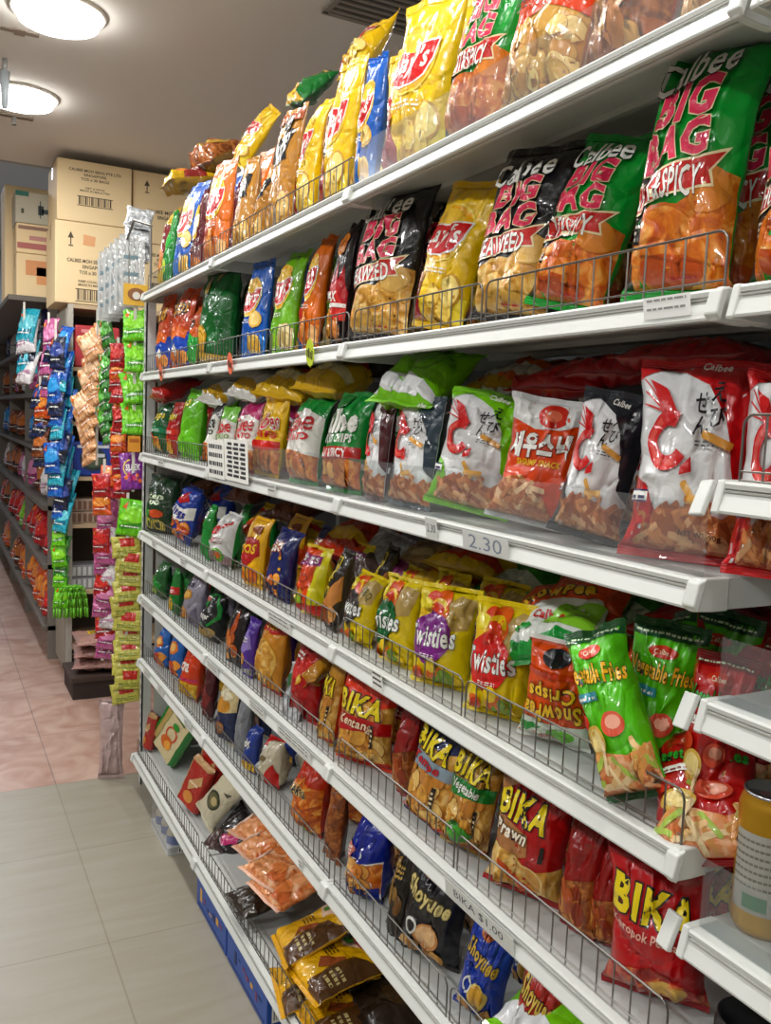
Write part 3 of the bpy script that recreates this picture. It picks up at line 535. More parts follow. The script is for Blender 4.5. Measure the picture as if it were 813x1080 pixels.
p = Print('#1c2a4a', '#1a2644', '#c8bfa4'); p.poly([(-1, .52), (-1, .96), (1, .96), (1, .56), (.3, .5)], '#c9b68a'); p.el(.0, .62, .7, .12, '#c98f34'); p.poly([(-.8, .74), (0, .92), (.8, .78), (.3, .7)], '#e0d6b8'); p.el(.1, .26, .5, .1, '#b8824a'); p.ring(.1, .26, .5, .1, .6, '#8a5a34'); reg('cream_navy', p, 'cream over navy snack bag with golden picture')
reg('grey_plain', Print('#84878c', '#74777c'), 'plain grey packet standing edge on')
p = Print('#27408a', '#22387a'); p.txt('sby', (-.7, .5, .6, .72), WHT, .04, .2, 8); p.poly([(-1, .1), (0, .36), (1, .2), (1, .045), (-1, .045)], 'yellowfood'); reg('blue_white', p, 'small blue packet with white script')
p = Print('#c8bfa8', '#b8ad94', '#b5241c'); p.poly([(-1, .6), (0, .9), (.6, .96), (-1, .96)], '#c8242c'); p.poly([(.2, .05), (.9, .5), (1, .3), (1, .05)], '#c8302c'); p.poly([(-.9, .1), (-.3, .5), (.2, .3), (-.2, .05)], 'silver'); p.el(.2, .6, .3, .06, '#7a6a4a'); p.rect(-.5, .72, .0, .80, WHT); reg('red_white', p, 'slumped red, white and silver foil packet')
p = Print('#b83a1e', '#a8341a'); p.poly([(-1, .045), (-1, .62), (0, .70), (1, .62), (1, .045)], 'crisp_orange'); p.sticks(-.8, .07, .8, .62, 46, ['#d98034', '#c4651f', '#eba654', '#a84e1a'], .7, .05, 5); p.txt('MARCO', (-.7, .48, .55, .60), BLK, .04, 0, -4, '#e9d9a0', .05); p.poly([(.0, .05), (.4, .14), (.8, .06)], '#a8b83a'); reg('fries_orange', p, 'orange bag full of fried potato sticks picture')
reg('brown_plain', Print('brownfood', '#5a3018'), 'brown crumbly snack packet edge on')
p = Print('#1b2d8a', '#18287a'); p.poly([(-1, .045), (-1, .56), (-.4, .50), (.2, .47), (.7, .50), (1, .54), (1, .045)], WHT); p.poly([(-1, .06), (-1, .54), (-.4, .48), (.2, .455), (.7, .48), (1, .52), (1, .12)], 'crisp_orange'); p.crisps(-.5, .12, .8, .44, 12, ['#d99a4e', '#c98038', '#e9b872'], .3, 6, '#8f541f'); p.poly([(-.9, .5), (-.8, .72), (-.5, .66), (-.2, .60), (-.3, .48)], '#d9867a'); p.scrib(-.8, .52, -.3, .64, WHT, 3); p.el(.35, .58, .14, .04, '#c8ccd8'); p.poly([(-1, .045), (-1, .14), (1, .2), (1, .045)], '#1b2d8a'); reg('blue_chips', p, 'royal blue chip bag with ridged chips pictured')
reg('black_gold', Print('#17130f', '#17130f').crisps(-.7, .1, .7, .8, 6, ['#6a4a24', '#8a6a34'], .3, 3).scrib(-.5, .7, .5, .85, '#c9a85a', 3), 'black packet with dull gold printing edge on')
def shoyu(bg, word, ink):
    p = Print(bg, bg, bg); p.txt(word, (-.85, .52, .75, .72), ink, .035, .1, -12, '#0c0c0c' if bg != BLK else '#6a5a2a', .04); p.el(-.1, .84, .3, .05, '#b5703a'); p.el(-.1, .84, .2, .03, '#8a3a1e')
    p.el(.15, .28, .42, .13, '#d8c06a' if bg != BLK else '#c98f5a'); p.el(.15, .29, .34, .1, '#c99a3a' if bg != BLK else '#e0b88a'); p.ring(-.4, .34, .22, .08, .7, '#d8d8d0'); p.poly([(-.9, .06), (-.6, .2), (-.2, .14), (0, .05)], 'crisp_gold'); p.crisps(-.6, .07, .7, .14, 5, ['#c9974a', '#a8762e'], .22, 3); return p
reg('shoyu_black', shoyu(BLK, 'Shoyuee', '#d9c88a'), 'black snack bag with pale gold brush lettering')
reg('shoyu_blue', shoyu('#1f3f9a', 'Shoyuee', '#c9a84a'), 'blue snack bag with gold brush lettering')
reg('shoyu_red', shoyu('#a82a1e', 'Shoyuee', '#d9b85a'), 'brick red snack bag with gold brush lettering')
# lowest shelf and loose
reg('maroonyellow', (lambda p: p.poly([(-1, .2), (0, .5), (1, .3), (1, .75), (-1, .8)], '#7a2424').el(0, .35, .6, .14, '#c9803a').scrib(-.5, .55, .5, .7, WHT, 2))(Print('#c7a42a', '#a8862a')), 'maroon and yellow snack bag')
reg('brown_mesh', Print('brownfood', '#8a6a34').ring(0, .5, .8, .3, .8, '#b99a4a'), 'brown and dull yellow bag slumped on top')
reg('greenslim', (lambda p: p.el(0, .6, .6, .12, '#2fae44').el(0, .25, .5, .1, '#b8d24a'))(Print('#1f8a34', '#1a7a2e')), 'slim green chip packet')

p = Print('#cdbf98', '#2a7a30', '#2a7a30'); p.rect(-1, .045, -.86, .96, '#2a7a30'); p.rect(.86, .045, 1, .96, '#2a7a30'); p.ring(-.05, .46, .5, .12, .8, '#c8442a'); p.el(-.1, .3, .5, .1, '#c86a2a'); p.el(.1, .28, .3, .07, '#e0a04a'); p.el(0, .62, .3, .05, '#3a8a34'); p.scrib(-.5, .74, .5, .84, '#3a5a2a', 2); p.poly([(.2, .86), (.8, .92), (.8, .8), (.2, .76)], '#4f8a3a'); reg('kraft_cream', p, 'cream and green upright snack carton with red round emblem')
p = Print('#b59a62', '#1f7a2c', '#1f7a2c'); p.rect(-1, .045, -.7, .96, '#1f7a2c'); p.scrib(-.5, .6, .6, .8, '#7a5a2a', 3); p.el(.1, .35, .4, .1, '#8a6a34'); reg('kraft_green', p, 'kraft brown and green snack carton')
p = Print('#a8342a', '#8a241e', '#c8a274'); p.rect(-1, .045, -.82, .96, '#c8a274'); p.poly([(-.5, .5), (.6, .75), (.8, .6), (-.3, .35)], '#c8a274'); p.el(0, .25, .5, .1, '#c88a4a'); p.scrib(-.4, .5, .5, .58, '#f0dcc0', 1); p.rect(-1, .88, 1, .96, '#c8a274'); reg('kraft_red', p, 'red and kraft snack carton')
p = Print('#cfc7ae', '#c4bb9f'); p.el(-.05, .36, .62, .12, '#2c3322', 30); p.el(-.05, .36, .5, .09, '#5a5a3a'); p.el(.1, .37, .3, .05, '#b8a87a'); p.el(.1, .80, .4, .055, '#2f4a26'); p.scrib(-.15, .79, .35, .81, '#cfc7ae', 1); p.poly([(.2, .56), (.7, .62), (.6, .55)], '#4a4a3a'); reg('cream_oval', p, 'cream pouch with dark oval picture and green oval seal')
p = Print('#201a1c', '#1a1416'); p.poly([(-.2, .5), (.5, .75), (.8, .6), (.2, .4)], '#c23a78'); p.poly([(-.1, .62), (.4, .8), (.5, .72), (.1, .56)], '#e0a83a'); p.crisps(-.7, .1, .6, .4, 6, ['#3a2a2a', '#4a3634'], .4, 3); reg('dark_clear', p, 'black glossy snack bag with pink and yellow label')
p = Print('peach', 'peach', '#d9b09a'); p.crisps(-.7, .12, .7, .9, 14, ['#e08a52', '#eba877', '#d97a48'], .34, 4); p.poly([(-.9, .1), (-.5, .3), (-.7, .5)], '#f3d3c0'); reg('peach_pack', p, 'clear pack of orange pink crackers')
p = Print('#d2a31c', '#c09018', '#c9981a'); p.poly([(-1, .62), (-.3, .96), (.5, .96), (-.2, .56)], '#d8b8a0'); p.el(-.2, .78, .5, .1, '#c8605a'); p.el(-.5, .66, .2, .05, '#4f8a3a'); p.poly([(-.2, .3), (.2, .5), (.5, .42), (.1, .22)], '#8a4a2a'); p.scrib(-.6, .36, -.1, .5, '#3a2a14', 4); p.rect(.3, .06, .36, .6, '#5a3a14'); p.poly([(.36, .045), (.36, .6), (1, .75), (1, .045)], '#4a3018'); p.scrib(.45, .2, .9, .4, '#b8a878', 3); reg('noodle', p, 'flat yellow snack pack with pink picture')
reg('darkpack', (lambda p: p.el(0, .5, .6, .2, '#3a2a18'))(Print('#241a12', '#1c1410')), 'dark brown flat pack low on the shelf')
def small(bg, ink, lab, wd=None):
    p = Print(bg, bg); p.poly([(-1, .5), (-.2, .8), (.6, .75), (1, .5), (.4, .38), (-.5, .4)], ink); p.poly([(-.9, .3), (.8, .42), (.85, .30), (-.8, .2)], lab); p.scrib(-.7, .27, .6, .34, '#f4f4ee', 1, 3); p.poly([(-.8, .75), (-.4, .9), (-.5, .7)], '#d8742a'); p.scrib(-.6, .08, .6, .16, ink, 2, 5); return p
reg('candy_green', small('#6cbf1e', '#8fd63a', '#3f8a1c'), 'green'); reg('candy_yellow', (lambda p: p.rect(-.45, .5, .55, .86, '#b5322a').scrib(-.7, .2, .7, .4, '#6a7a2a', 2))(Print('#b9b25a', '#a8a14e')), 'yellow')
reg('candy_purple', (lambda p: p.txt('SLEEK', (-.6, .5, .6, .66), WHT, .03).ring(-.2, .56, .6, .22, .85, '#e0c83a', 20, 90, 260).crisps(-.7, .1, .7, .4, 12, ['#c23a7a', '#e0703a', '#8a3a9a'], .16, 3))(Print('#7a2f8a', '#6a287a')), 'purple')
reg('candy_red', small('#a8202a', '#c83a34', '#7a1a24'), 'red'); reg('candy_peach', small('#dba77a', '#e8c4a0', '#c98a5a'), 'peach'); reg('candy_dark', small('#2f7a2a', '#5aa83a', '#1f4a1c'), 'dark green')
reg('candy_pink', small('#b05a8a', '#d48ab0', '#7a2f5a'), 'pink'); reg('candy_blue', small('#1f5fb0', '#3f9ad6', '#123a7a'), 'blue'); reg('candy_teal', small('#2fa3b8', '#6fc8d4', '#1a6f84'), 'teal'); reg('candy_silver', small('#a9adb2', '#c9ccd0', '#7a8088'), 'silver')
reg('candy_orange', small('#d9622a', '#eb9a4a', '#a83a1a'), 'orange'); reg('candy_white', small('#cfc9cc', '#e4e0e0', '#b08aa0'), 'whitish')

def backp(bg, patch, acc, seed=1):
    g = random.Random(seed); p = Print(bg, bg); a = g.uniform(.2, .4); p.poly([(-1, a), (-.2, a+.12), (1, a-.05), (1, a-.16), (-1, a-.14)], patch); p.poly([(-.2, .62), (.7, .74), (.9, .6), (.1, .52)], acc); p.scrib(-.7, .78, .5, .88, patch, 3, seed); return p
reg('b_lime', backp('#7fc31c', '#e2e3e4', '#5f9f14', 1), 'bright lime green bag'); reg('b_yellow', backp('#dcb41e', '#e6d9a8', '#c8302c', 2), 'yellow bag'); reg('b_white', backp('#d9d6d0', '#c9a02a', '#b0aca6', 3), 'white bag with yellow patch')
reg('b_red', backp('#a81c22', '#c8352f', '#7d1418', 4), 'red bag'); reg('b_orange', backp('#d8702a', '#e2d8c8', '#b8501c', 5), 'orange bag'); reg('b_black', backp('#1c1b1f', '#7d2026', '#d5d2cc', 6), 'black bag with pale print')
reg('b_grey', backp('#8c8a86', '#b8b4ae', '#6f6c68', 7), 'grey bag'); reg('b_silver', backp('#c3c5c7', '#9a9da0', '#e4e5e6', 8), 'silver white bag'); reg('b_redorange', backp('#b53a1a', '#d8b023', '#7d2416', 9), 'rusty red bag with yellow edge')
reg('b_tan', backp('#a58a5a', '#7a2a5e', '#c9b48a', 10), 'tan bag with purple edge'); reg('b_yellowred', backp('#cfae20', '#c1431e', '#8f7a18', 11), 'yellow bag with red patches'); reg('b_green', backp('#3f8f2a', '#cfd8c6', '#246a1c', 12), 'green bag with pale patches')
p = Print('#c9521a', '#58a83a'); p.txt('SnowPea', (-.85, .55, .85, .74), '#efc23a', .035, 0, 4, BLK, .035); p.txt('Crisps', (-.7, .32, .75, .5), '#efc23a', .035, 0, 4, BLK, .035); reg('snowpea_top', p, 'orange snow pea bag with yellow lettering')

reg('candy_navy', small('#1a2038', '#3a4a8a', '#0f1222'), 'navy'); reg('candy_brown', small('#6a3a24', '#b5703a', '#3a1e14'), 'brown')

# ------------------------------------------------------------------ camera
cam_d = bpy.data.cameras.new('camera'); cam = bpy.data.objects.new('camera', cam_d); COL.objects.link(cam)
cam_d.sensor_fit = 'VERTICAL'; cam_d.sensor_height = 36; cam_d.lens = 927.09/1080*36; cam_d.clip_start = .02
def camera_axes():
    pitch, yaw, roll = .1014793, .4811932, .0407477
    fw = Vector((math.sin(yaw)*math.cos(pitch), math.cos(yaw)*math.cos(pitch), -math.sin(pitch))); r0 = Vector((math.cos(yaw), -math.sin(yaw), 0)); u0 = r0.cross(fw)
    r = r0*math.cos(roll) + u0*math.sin(roll); u = -r0*math.sin(roll) + u0*math.cos(roll); return r, u, fw
r_, u_, f_ = camera_axes(); CH = 1.615
cam.matrix_world = Matrix(((r_.x, u_.x, -f_.x, 0), (r_.y, u_.y, -f_.y, 0), (r_.z, u_.z, -f_.z, CH), (0, 0, 0, 1))); scene.camera = cam
scene.view_settings.view_transform = 'Standard'; scene.view_settings.look = 'None'; scene.view_settings.exposure = .06; scene.view_settings.gamma = 1
scene.view_settings.use_curve_mapping = False
# ------------------------------------------------------------------ the room
CEIL = 3.08
def tile_mat(name, cols, ox, oy, size, mortar, rough, vein):
    m, N, L, b = principled(name); tc = N.new('ShaderNodeTexCoord'); mp = N.new('ShaderNodeMapping'); mp.inputs['Location'].default_value = (-ox, -oy, 0)
    br = N.new('ShaderNodeTexBrick'); br.offset = 0; br.squash = 1; br.inputs['Scale'].default_value = 1; br.inputs['Brick Width'].default_value = size; br.inputs['Row Height'].default_value = size
    br.inputs['Mortar Size'].default_value = .003; br.inputs['Mortar Smooth'].default_value = .3; br.inputs['Bias'].default_value = 0
    br.inputs['Color1'].default_value = lin(cols[0]); br.inputs['Color2'].default_value = lin(cols[1]); br.inputs['Mortar'].default_value = lin(mortar)
    n = N.new('ShaderNodeTexNoise'); n.inputs['Scale'].default_value = vein[0]; n.inputs['Detail'].default_value = 6; n.inputs['Distortion'].default_value = vein[1]
    mp2 = N.new('ShaderNodeMapping'); mp2.inputs['Scale'].default_value = vein[2]
    rp = N.new('ShaderNodeValToRGB'); rp.color_ramp.elements[0].position = .3; rp.color_ramp.elements[0].color = lin(vein[3]); rp.color_ramp.elements[1].position = .7; rp.color_ramp.elements[1].color = (1, 1, 1, 1)
    mx = N.new('ShaderNodeMix'); mx.data_type = 'RGBA'; mx.blend_type = 'MULTIPLY'; mx.inputs[0].default_value = .8
    L.new(tc.outputs['Object'], mp.inputs[0]); L.new(mp.outputs[0], br.inputs['Vector']); L.new(tc.outputs['Object'], mp2.inputs[0]); L.new(mp2.outputs[0], n.inputs['Vector']); L.new(n.outputs[0], rp.inputs[0])
    L.new(br.outputs['Color'], mx.inputs[6]); L.new(rp.outputs[0], mx.inputs[7]); L.new(mx.outputs[2], b.inputs['Base Color'])
    b.inputs['Roughness'].default_value = rough; return m
TS = .633; GX, GY = .473, 3.88
beige = tile_mat('beige_tile', ('#8b8578', '#8e887b'), GX, GY, TS, '#7d7465', .38, (3, .6, (1, 7, 1), '#f0ebe2'))
pink = tile_mat('pink_tile', ('#b3998a', '#aa8f82'), GX, GY, TS, '#86736a', .40, (4, 1.5, (1, 1, 1), '#c79e90'))
def slab(name, x0, x1, y0, y1, z0, z1, m, label=None):
    b = MB(); b.box(x0, x1, y0, y1, z0, z1, m); o = b.build(name); o['kind'] = 'structure'; return o
slab('floor', -3, 3.6, -2.2, GY, -.05, 0, beige); slab('floor', -3, 3.6, GY, 12.5, -.05, 0, pink)
wallm = plain('#c4beb3', .8); ceilm = plain('#dedcd7', .9, 0, .2, .03, 3)
slab('wall_left', -3.1, -3, -2.2, 12.5, 0, 3.7, plain('#7d7873', .8)); slab('wall_right', 3.6, 3.7, -2.2, 12.5, 0, 3.7, wallm)
slab('wall_back', -3.1, 3.7, -2.3, -2.2, 0, 3.7, wallm); slab('wall_far', -3.1, 3.7, 12.5, 12.6, 0, 3.7, plain('#9fb0bd', .8))
slab('ceiling', -3.1, 3.7, -2.2, 5.9, CEIL, CEIL+.1, ceilm); slab('ceiling', -3.1, 3.7, 5.9, 12.5, 3.6, 3.7, plain('#b9c3ca', .9)); slab('trim_1', -3.1, 3.7, 5.9, 5.95, CEIL, 3.6, plain('#a9a9a6', .8))
# round downlights
def emit(name, col, st):
    m = bpy.data.materials.new(name); m.use_nodes = True; N = m.node_tree.nodes; N.remove(N['Principled BSDF'])
    e = N.new('ShaderNodeEmission'); e.inputs[0].default_value = lin(col); e.inputs[1].default_value = st; m.node_tree.links.new(e.outputs[0], N['Material Output'].inputs[0]); return m
LAMP = emit('lamp_glow', '#fffdf6', 20)
for i, (x, y) in enumerate(((.445, 3.63), (.403, 4.655), (.45, 2.6), (.45, 1.58), (.45, .56), (.45, -.46))):
    o = empty('ceiling_light', (x, y, CEIL))
    b = MB(); b.lathe([(.150, -.004), (.152, -.010), (.162, -.012), (.172, -.008), (.174, 0), (.150, 0), (.150, -.004)], plain('#d8d4cc', .5), n=48); b.build('rim', o, True)
    b = MB(); b.lathe([(0, -.050), (.1, -.048), (.142, -.040), (.151, -.006), (.151, -.0005), (0, -.0005)], LAMP, n=48); b.build('diffuser', o)
    tag(o, ('round ceiling downlight nearest the shelves and camera' if i == 0 else 'round ceiling downlight further along, beside the ceiling bracket' if i == 1 else 'round ceiling downlight above the aisle outside the view'), 'ceiling light', 'ceiling downlights')
    if i > 1: pass
    ld = bpy.data.lights.new('downlight', 'AREA'); ld.shape = 'DISK'; ld.size = .29; ld.energy = 15 if y > 4 else 6; ld.color = (1, .995, .975); lo = bpy.data.objects.new('downlight', ld); COL.objects.link(lo); lo.parent = o; lo.location = (0, 0, -.055)
for x, y in ((2.4, 1.0), (2.4, 3.5), (-1.5, .0), (-1.5, 1.3), (-1.5, 2.6), (-1.5, 3.9), (-1.5, -1.3), (-1.0, 5.2), (.3, 8.0), (.3, 10.5), (2.2, 9.0)):   # unseen lights across the store, added to brighten the shelves and far end
    ld = bpy.data.lights.new('added_light', 'AREA'); ld.shape = 'DISK'; ld.size = .3; ld.energy = (12 if x > 1 else 26 if y < 5 else 34) if y < 6 else 40; ld.color = (.985, .995, .985) if y < 6 else (.86, .93, 1); lo = bpy.data.objects.new('added_light', ld); COL.objects.link(lo); lo.location = (x, y, CEIL-.05 if y < 6 else 3.5)
W = bpy.data.worlds.new('world'); scene.world = W; W.use_nodes = True; W.node_tree.nodes['Background'].inputs[0].default_value = (.9, .95, 1, 1); W.node_tree.nodes['Background'].inputs[1].default_value = .15
# ceiling vent and small fittings
o = empty('ceiling_vent', (1.46, 2.93, CEIL)); b = MB(); b.box(-.17, .17, -.14, .14, -.004, 0, plain('#2a2a2c', .8)); b.build('backing', o)
b = MB(); dm = plain('#8b867e', .6)
for k in (-1, 1): b.box(-.19, .19, k*.15-.012, k*.15+.012, -.012, 0, dm); b.box(k*.18-.012, k*.18+.012, -.15, .15, -.012, 0, dm)
b.build('vent_frame', o); b = MB()
for k in range(7): b.box(-.17, .17, -.12+k*.04-.009, -.12+k*.04+.009, -.012, -.003, dm)
b.build('louvres', o); tag(o, 'dark slotted air vent in the ceiling above the yellow bags', 'vent')
b = MB(); b.box(-.09, .09, -.02, .02, -.012, 0, plain('#6f6255', .7)); b.box(-.01, .01, -.012, .012, -.05, -.01, plain('#55504a', .6)); o = b.build('ceiling_bracket'); o.location = (.40, 4.98, CEIL); tag(o, 'flat brown bracket on the ceiling beyond the second downlight', 'bracket')
b = MB(); b.bar((0, 0, 0), (0, 0, -.05), .012, plain('#c9ccd0', .3, .6), 10); b.bar((0, 0, -.05), (0, 0, -.2), .022, plain('#b9c4cc', .25), 12, .012); o = b.build('ceiling_sensor', None, True); o.location = (.303, 4.23, CEIL); tag(o, 'small pale tubular fitting hanging from the ceiling by the downlights', 'ceiling fitting')
b = MB(); b.box(-.07, .07, -.016, .016, -.004, 0, plain('#8d7f74', .8)); b.box(-.02, .02, -.03, .03, -.006, 0, plain('#8d7f74', .8)); o = b.build('ceiling_patch'); o.location = (.335, 3.9, CEIL); tag(o, 'small brown cover plate on the ceiling between the downlights', 'cover plate')
# ------------------------------------------------------------------ the long shelving unit
HZ = dict(A=2.0854, B=1.7623, C=1.4309, D=1.1029, E=.8297, F=.5524, G=.1364); ORD = dict(A='top', B='second', C='third', D='fourth', E='fifth', F='sixth', G='lowest')
JY = [3.7305, 2.7305, 1.7305, .7173]; BACK = 1.27
def lx(s): return .782 if s == 'G' else .802
u = empty('gondola_frame', (BACK, 2.2, 0)); off = Vector((-BACK, -2.2, 0))
def framepart(name, fn):
    b = MB(); fn(b); o = b.build(name, u); o.location = off; return o
for y0, y1 in zip(JY[1:]+[-.32], JY): framepart('back_panel', lambda b: b.box(BACK, BACK+.015, y1+.002, y0-.002, .06, 2.36, DARKPANEL))
for y in JY + [-.32]: framepart('upright', lambda b: b.box(BACK-.028, BACK-.001, y-.014, y+.014, 0, 2.38, SHELF_WHITE))
framepart('side_panel', lambda b: b.box(.86, BACK, JY[0]+.016, JY[0]+.030, .0, 2.02, PANEL))
def post(b):
    b.box(.805, .845, JY[0]+.016, JY[0]+.022, 0, 2.08, SHELF_WHITE); b.box(.805, .811, JY[0]+.016, JY[0]+.056, 0, 2.08, SHELF_WHITE)
    for k in range(46): b.box(.8045, .8055, JY[0]+.030, JY[0]+.040, .08+k*.043, .10+k*.043, plain('#3b3b3b', .7))
framepart('corner_post', post)
for y in (2.7305, 1.7305): framepart('base_leg', lambda b: b.box(.97, BACK-.03, y-.02, y+.02, 0, .10, PANEL))
tag(u, 'long white gondola shelving frame with back panels and perforated corner post', 'shelving')
def rail_profile(x, z, h=.018):
    return [(x-.012, z+h), (x-.014, z+h-.003), (x-.013, z+h-.008), (x-.009, z+h-.0095), (x-.012, z+h-.012), (x-.020, z-h+.003), (x-.019, z-h), (x-.012, z-h), (x-.004, z-h+.004), (x+.004, z+h-.006), (x+.004, z+h)]
def shelf_board(s, z, x, y0, y1, label, hook=False, caps=(True, True)):
    o = empty('shelf_board', (x, (y0+y1)/2, z)); L0 = Vector((-x, -(y0+y1)/2, -z)); e = .004
    b = MB(); b.box(x-.008, BACK-.03, y0+e, y1-e, z+.012, z+.0175, SHELF_WHITE); b.box(x-.004, x+.004, y0+e, y1-e, z-.016, z+.012, SHELF_WHITE)
    for yy in (y0+e, y1-e-.002): b.box(x+.004, BACK-.03, yy, yy+.002, z-.020, z+.012, SHELF_WHITE)
    for k in range(3): b.box(x+.12+k*.11, x+.13+k*.11, y0+.02, y1-.02, z+.002, z+.012, PANEL)
    q = b.build('deck', o); q.location = L0
    b = MB(); b.prism(rail_profile(x, z), y0+.012, y1-.012, RAIL_WHITE); b.box(x-.0147, x-.0128, y0+.013, y1-.013, z+.0055, z+.0078, GROOVE); q = b.build('ticket_rail', o); q.location = L0
    for i, (yy, c) in enumerate(((y0+.001, caps[0]), (y1-.012, caps[1]))):
        if not c: continue
        b = MB(); pr = [(x-.013, z+.0195), (x-.022, z-.016), (x-.021, z-.0195), (x+.010, z-.0215), (x+.035, z-.0215), (x+.035, z+.0185)]
        b.prism(pr, yy, yy+.011, RAIL_WHITE)
        if hook: b.prism([(x-.020, z+.015), (x-.027, z-.012), (x-.018, z-.020), (x-.006, z+.02)], yy-.004, yy+.015, RAIL_WHITE)
        q = b.build('end_cap', o); q.location = L0; bevel(q, .0022, 2)
    tag(o, label, 'shelf', ); return o
BAYN = ['end bay furthest away', 'middle bay', 'bay nearest the camera']
for s in 'ABCDEFG':
    for k in range(3):
        shelf_board(s, HZ[s], lx(s), JY[k+1], JY[k], f'white metal shelf board, {ORD[s]} level, {BAYN[k]}', True)
W0 = dict(C=1.5475, D=1.2945, E=1.020, F=.80)
for s, z in list(W0.items()) + [('A', HZ['A']), ('B', HZ['B'])]:
    shelf_board(s, z, .80, -.32, .7173-.012, f'white shelf board in the extra bay at the picture\'s right edge, {dict(A="top", B="second", C="third", D="fourth", E="fifth", F="sixth", G="lowest")[s]} level', False)
for s in 'CDE':   # bent open price-rail flaps at the ends of those shelves
    z = W0[s]; M = Matrix.Translation((.792, .726, z-.004)) @ Matrix.Rotation(R(24), 4, 'Y') @ Matrix.Rotation(R(-18), 4, 'Z')
    b = MB(); b.box(-.004, .004, -.010, .016, -.022, .022, RAIL_WHITE, M); o = bevel(b.build('rail_flap'), .002); tag(o, f'bent white plastic flap on the end of the {dict(C="third", D="fourth", E="fifth")[s]} shelf at the picture edge', 'rail flap')
# wire guards
def wire_guard(x, y0, y1, z, label, h=.068, step=.0325, group=None):
    r = .0013; o = empty('wire_guard', (x, y0, z)); L = y1-y0; n = max(3, round(L/step)); c = .014
    b = MB(); pts = [(0, .002, 0), (0, .002, h-c)] + [(0, .002+c-c*math.cos(R(a)), h-c+c*math.sin(R(a))) for a in (22, 45, 68, 90)] + [(0, L-.002-c+c*math.sin(R(a)), h-c+c*math.cos(R(a))) for a in (0, 22, 45, 68, 90)] + [(0, L-.002, 0)]
    b.path(pts, r*1.25, WIRE); b.bar((0, .002, .012), (0, L-.002, .012), r, WIRE); b.bar((.0, .002, .002), (.0, L-.002, .002), r, WIRE); b.build('frame_wire', o)
    b = MB()
    for k in range(1, n): b.bar((0, L*k/n, .002), (0, L*k/n, h), r, WIRE, 5)
    b.build('upright_wires', o); tag(o, label, 'wire guard', group or 'wire guards along the shelf fronts'); return o
def acrylic(x, y0, y1, z, h, label):
    b = MB(); b.box(x-.0012, x+.0012, y0, y1, z, z+h, ACRYLIC); b.box(x, x+.03, y0, y1, z+.0002, z+.002, ACRYLIC); o = b.build('acrylic_guard'); tag(o, label, 'clear guard'); return o
for s in 'ABCDEFG':
    for k in range(3):
        z = HZ[s]+.0175; x = lx(s)+.002; ya, yb = JY[k+1]+.012, JY[k]-.012
        if (s, k) in (('A', 2), ('C', 1), ('C', 2)):
            acrylic(x, ya, yb, z, .085 if s == 'A' else .088, f'clear acrylic guard along the {ORD[s]} shelf, {BAYN[k]}'); continue
        if (s, k) == ('G', 2): continue
        m = ya + (yb-ya)*(.5 if k else .46)
        for j, (a, c) in enumerate(((ya, m-.004), (m+.004, yb))):
            wire_guard(x, a, c, z, f'low wire guard on the {ORD[s]} shelf, {BAYN[k]}, {"near" if j == 0 else "far"} half')
wire_guard(.803, .30, .69, W0['C']+.0175, 'low wire guard on the third shelf at the picture\'s edge', .075)
acrylic(.802, .0, .692, W0['D']+.0175, .075, 'clear acrylic guard on the fourth shelf at the picture edge'); acrylic(.802, .0, .692, W0['E']+.0175, .085, 'clear acrylic guard beside the tall can')
# the tall can
o = empty('drink_can', (.872, .662, W0['E']+.0175)); cm = plain('#b98a1e', .3, .55); b = MB(); b.lathe([(0, .002), (.027, .002), (.031, 0), (.036, .008), (.0365, .012), (.0365, .150), (.0345, .158), (.031, .165), (.0315, .168)], cm, n=40); b.build('body', o, True)
b = MB(); b.lathe([(.0315, .168), (.030, .168), (.029, .163), (0, .163)], plain('#a8a9ab', .25, .9), n=40); b.lathe([(.0325, .166), (.0328, .169), (.0305, .1695), (.030, .166)], plain('#a8a9ab', .25, .9), n=40); b.build('lid', o, True)
b = MB()
for k in range(15):
    a0, a1 = R(150+k*9), R(159+k*9); rr = .0369
    b.add([(rr*math.cos(a), rr*math.sin(a), zz) for a, zz in ((a0, .03), (a1, .03), (a1, .125), (a0, .125))], [(0, 1, 2, 3)], plain('#9d9a92', .45))
    if 2 < k < 8: b.add([(.0371*math.cos(a), .0371*math.sin(a), zz) for a, zz in ((a0, .035), (a1, .035), (a1, .052), (a0, .052))], [(0, 1, 2, 3)], plain('#4d7a5c', .5))
    for q in range(7): b.add([(.0371*math.cos(a), .0371*math.sin(a), .06+q*.009+d) for a, d in ((a0, 0), (a1-.03, 0), (a1-.03, .003), (a0, .003))], [(0, 1, 2, 3)], plain('#6e6a60', .6))
b.build('printed_panel', o); tag(o, 'tall gold and grey drink can standing at the right edge', 'can')
b = MB(); b.lathe([(0, 0), (.040, 0), (.043, .006), (.043, .10), (.040, .108), (.041, .112), (.037, .112), (.036, .106), (0, .106)], plain('#1b1b1d', .35), n=36); o = b.build('dark_tub', None, True); o.location = (.862, .655, W0['F']+.0178); tag(o, 'dark round tub under the lowest visible shelf at right edge', 'tub')
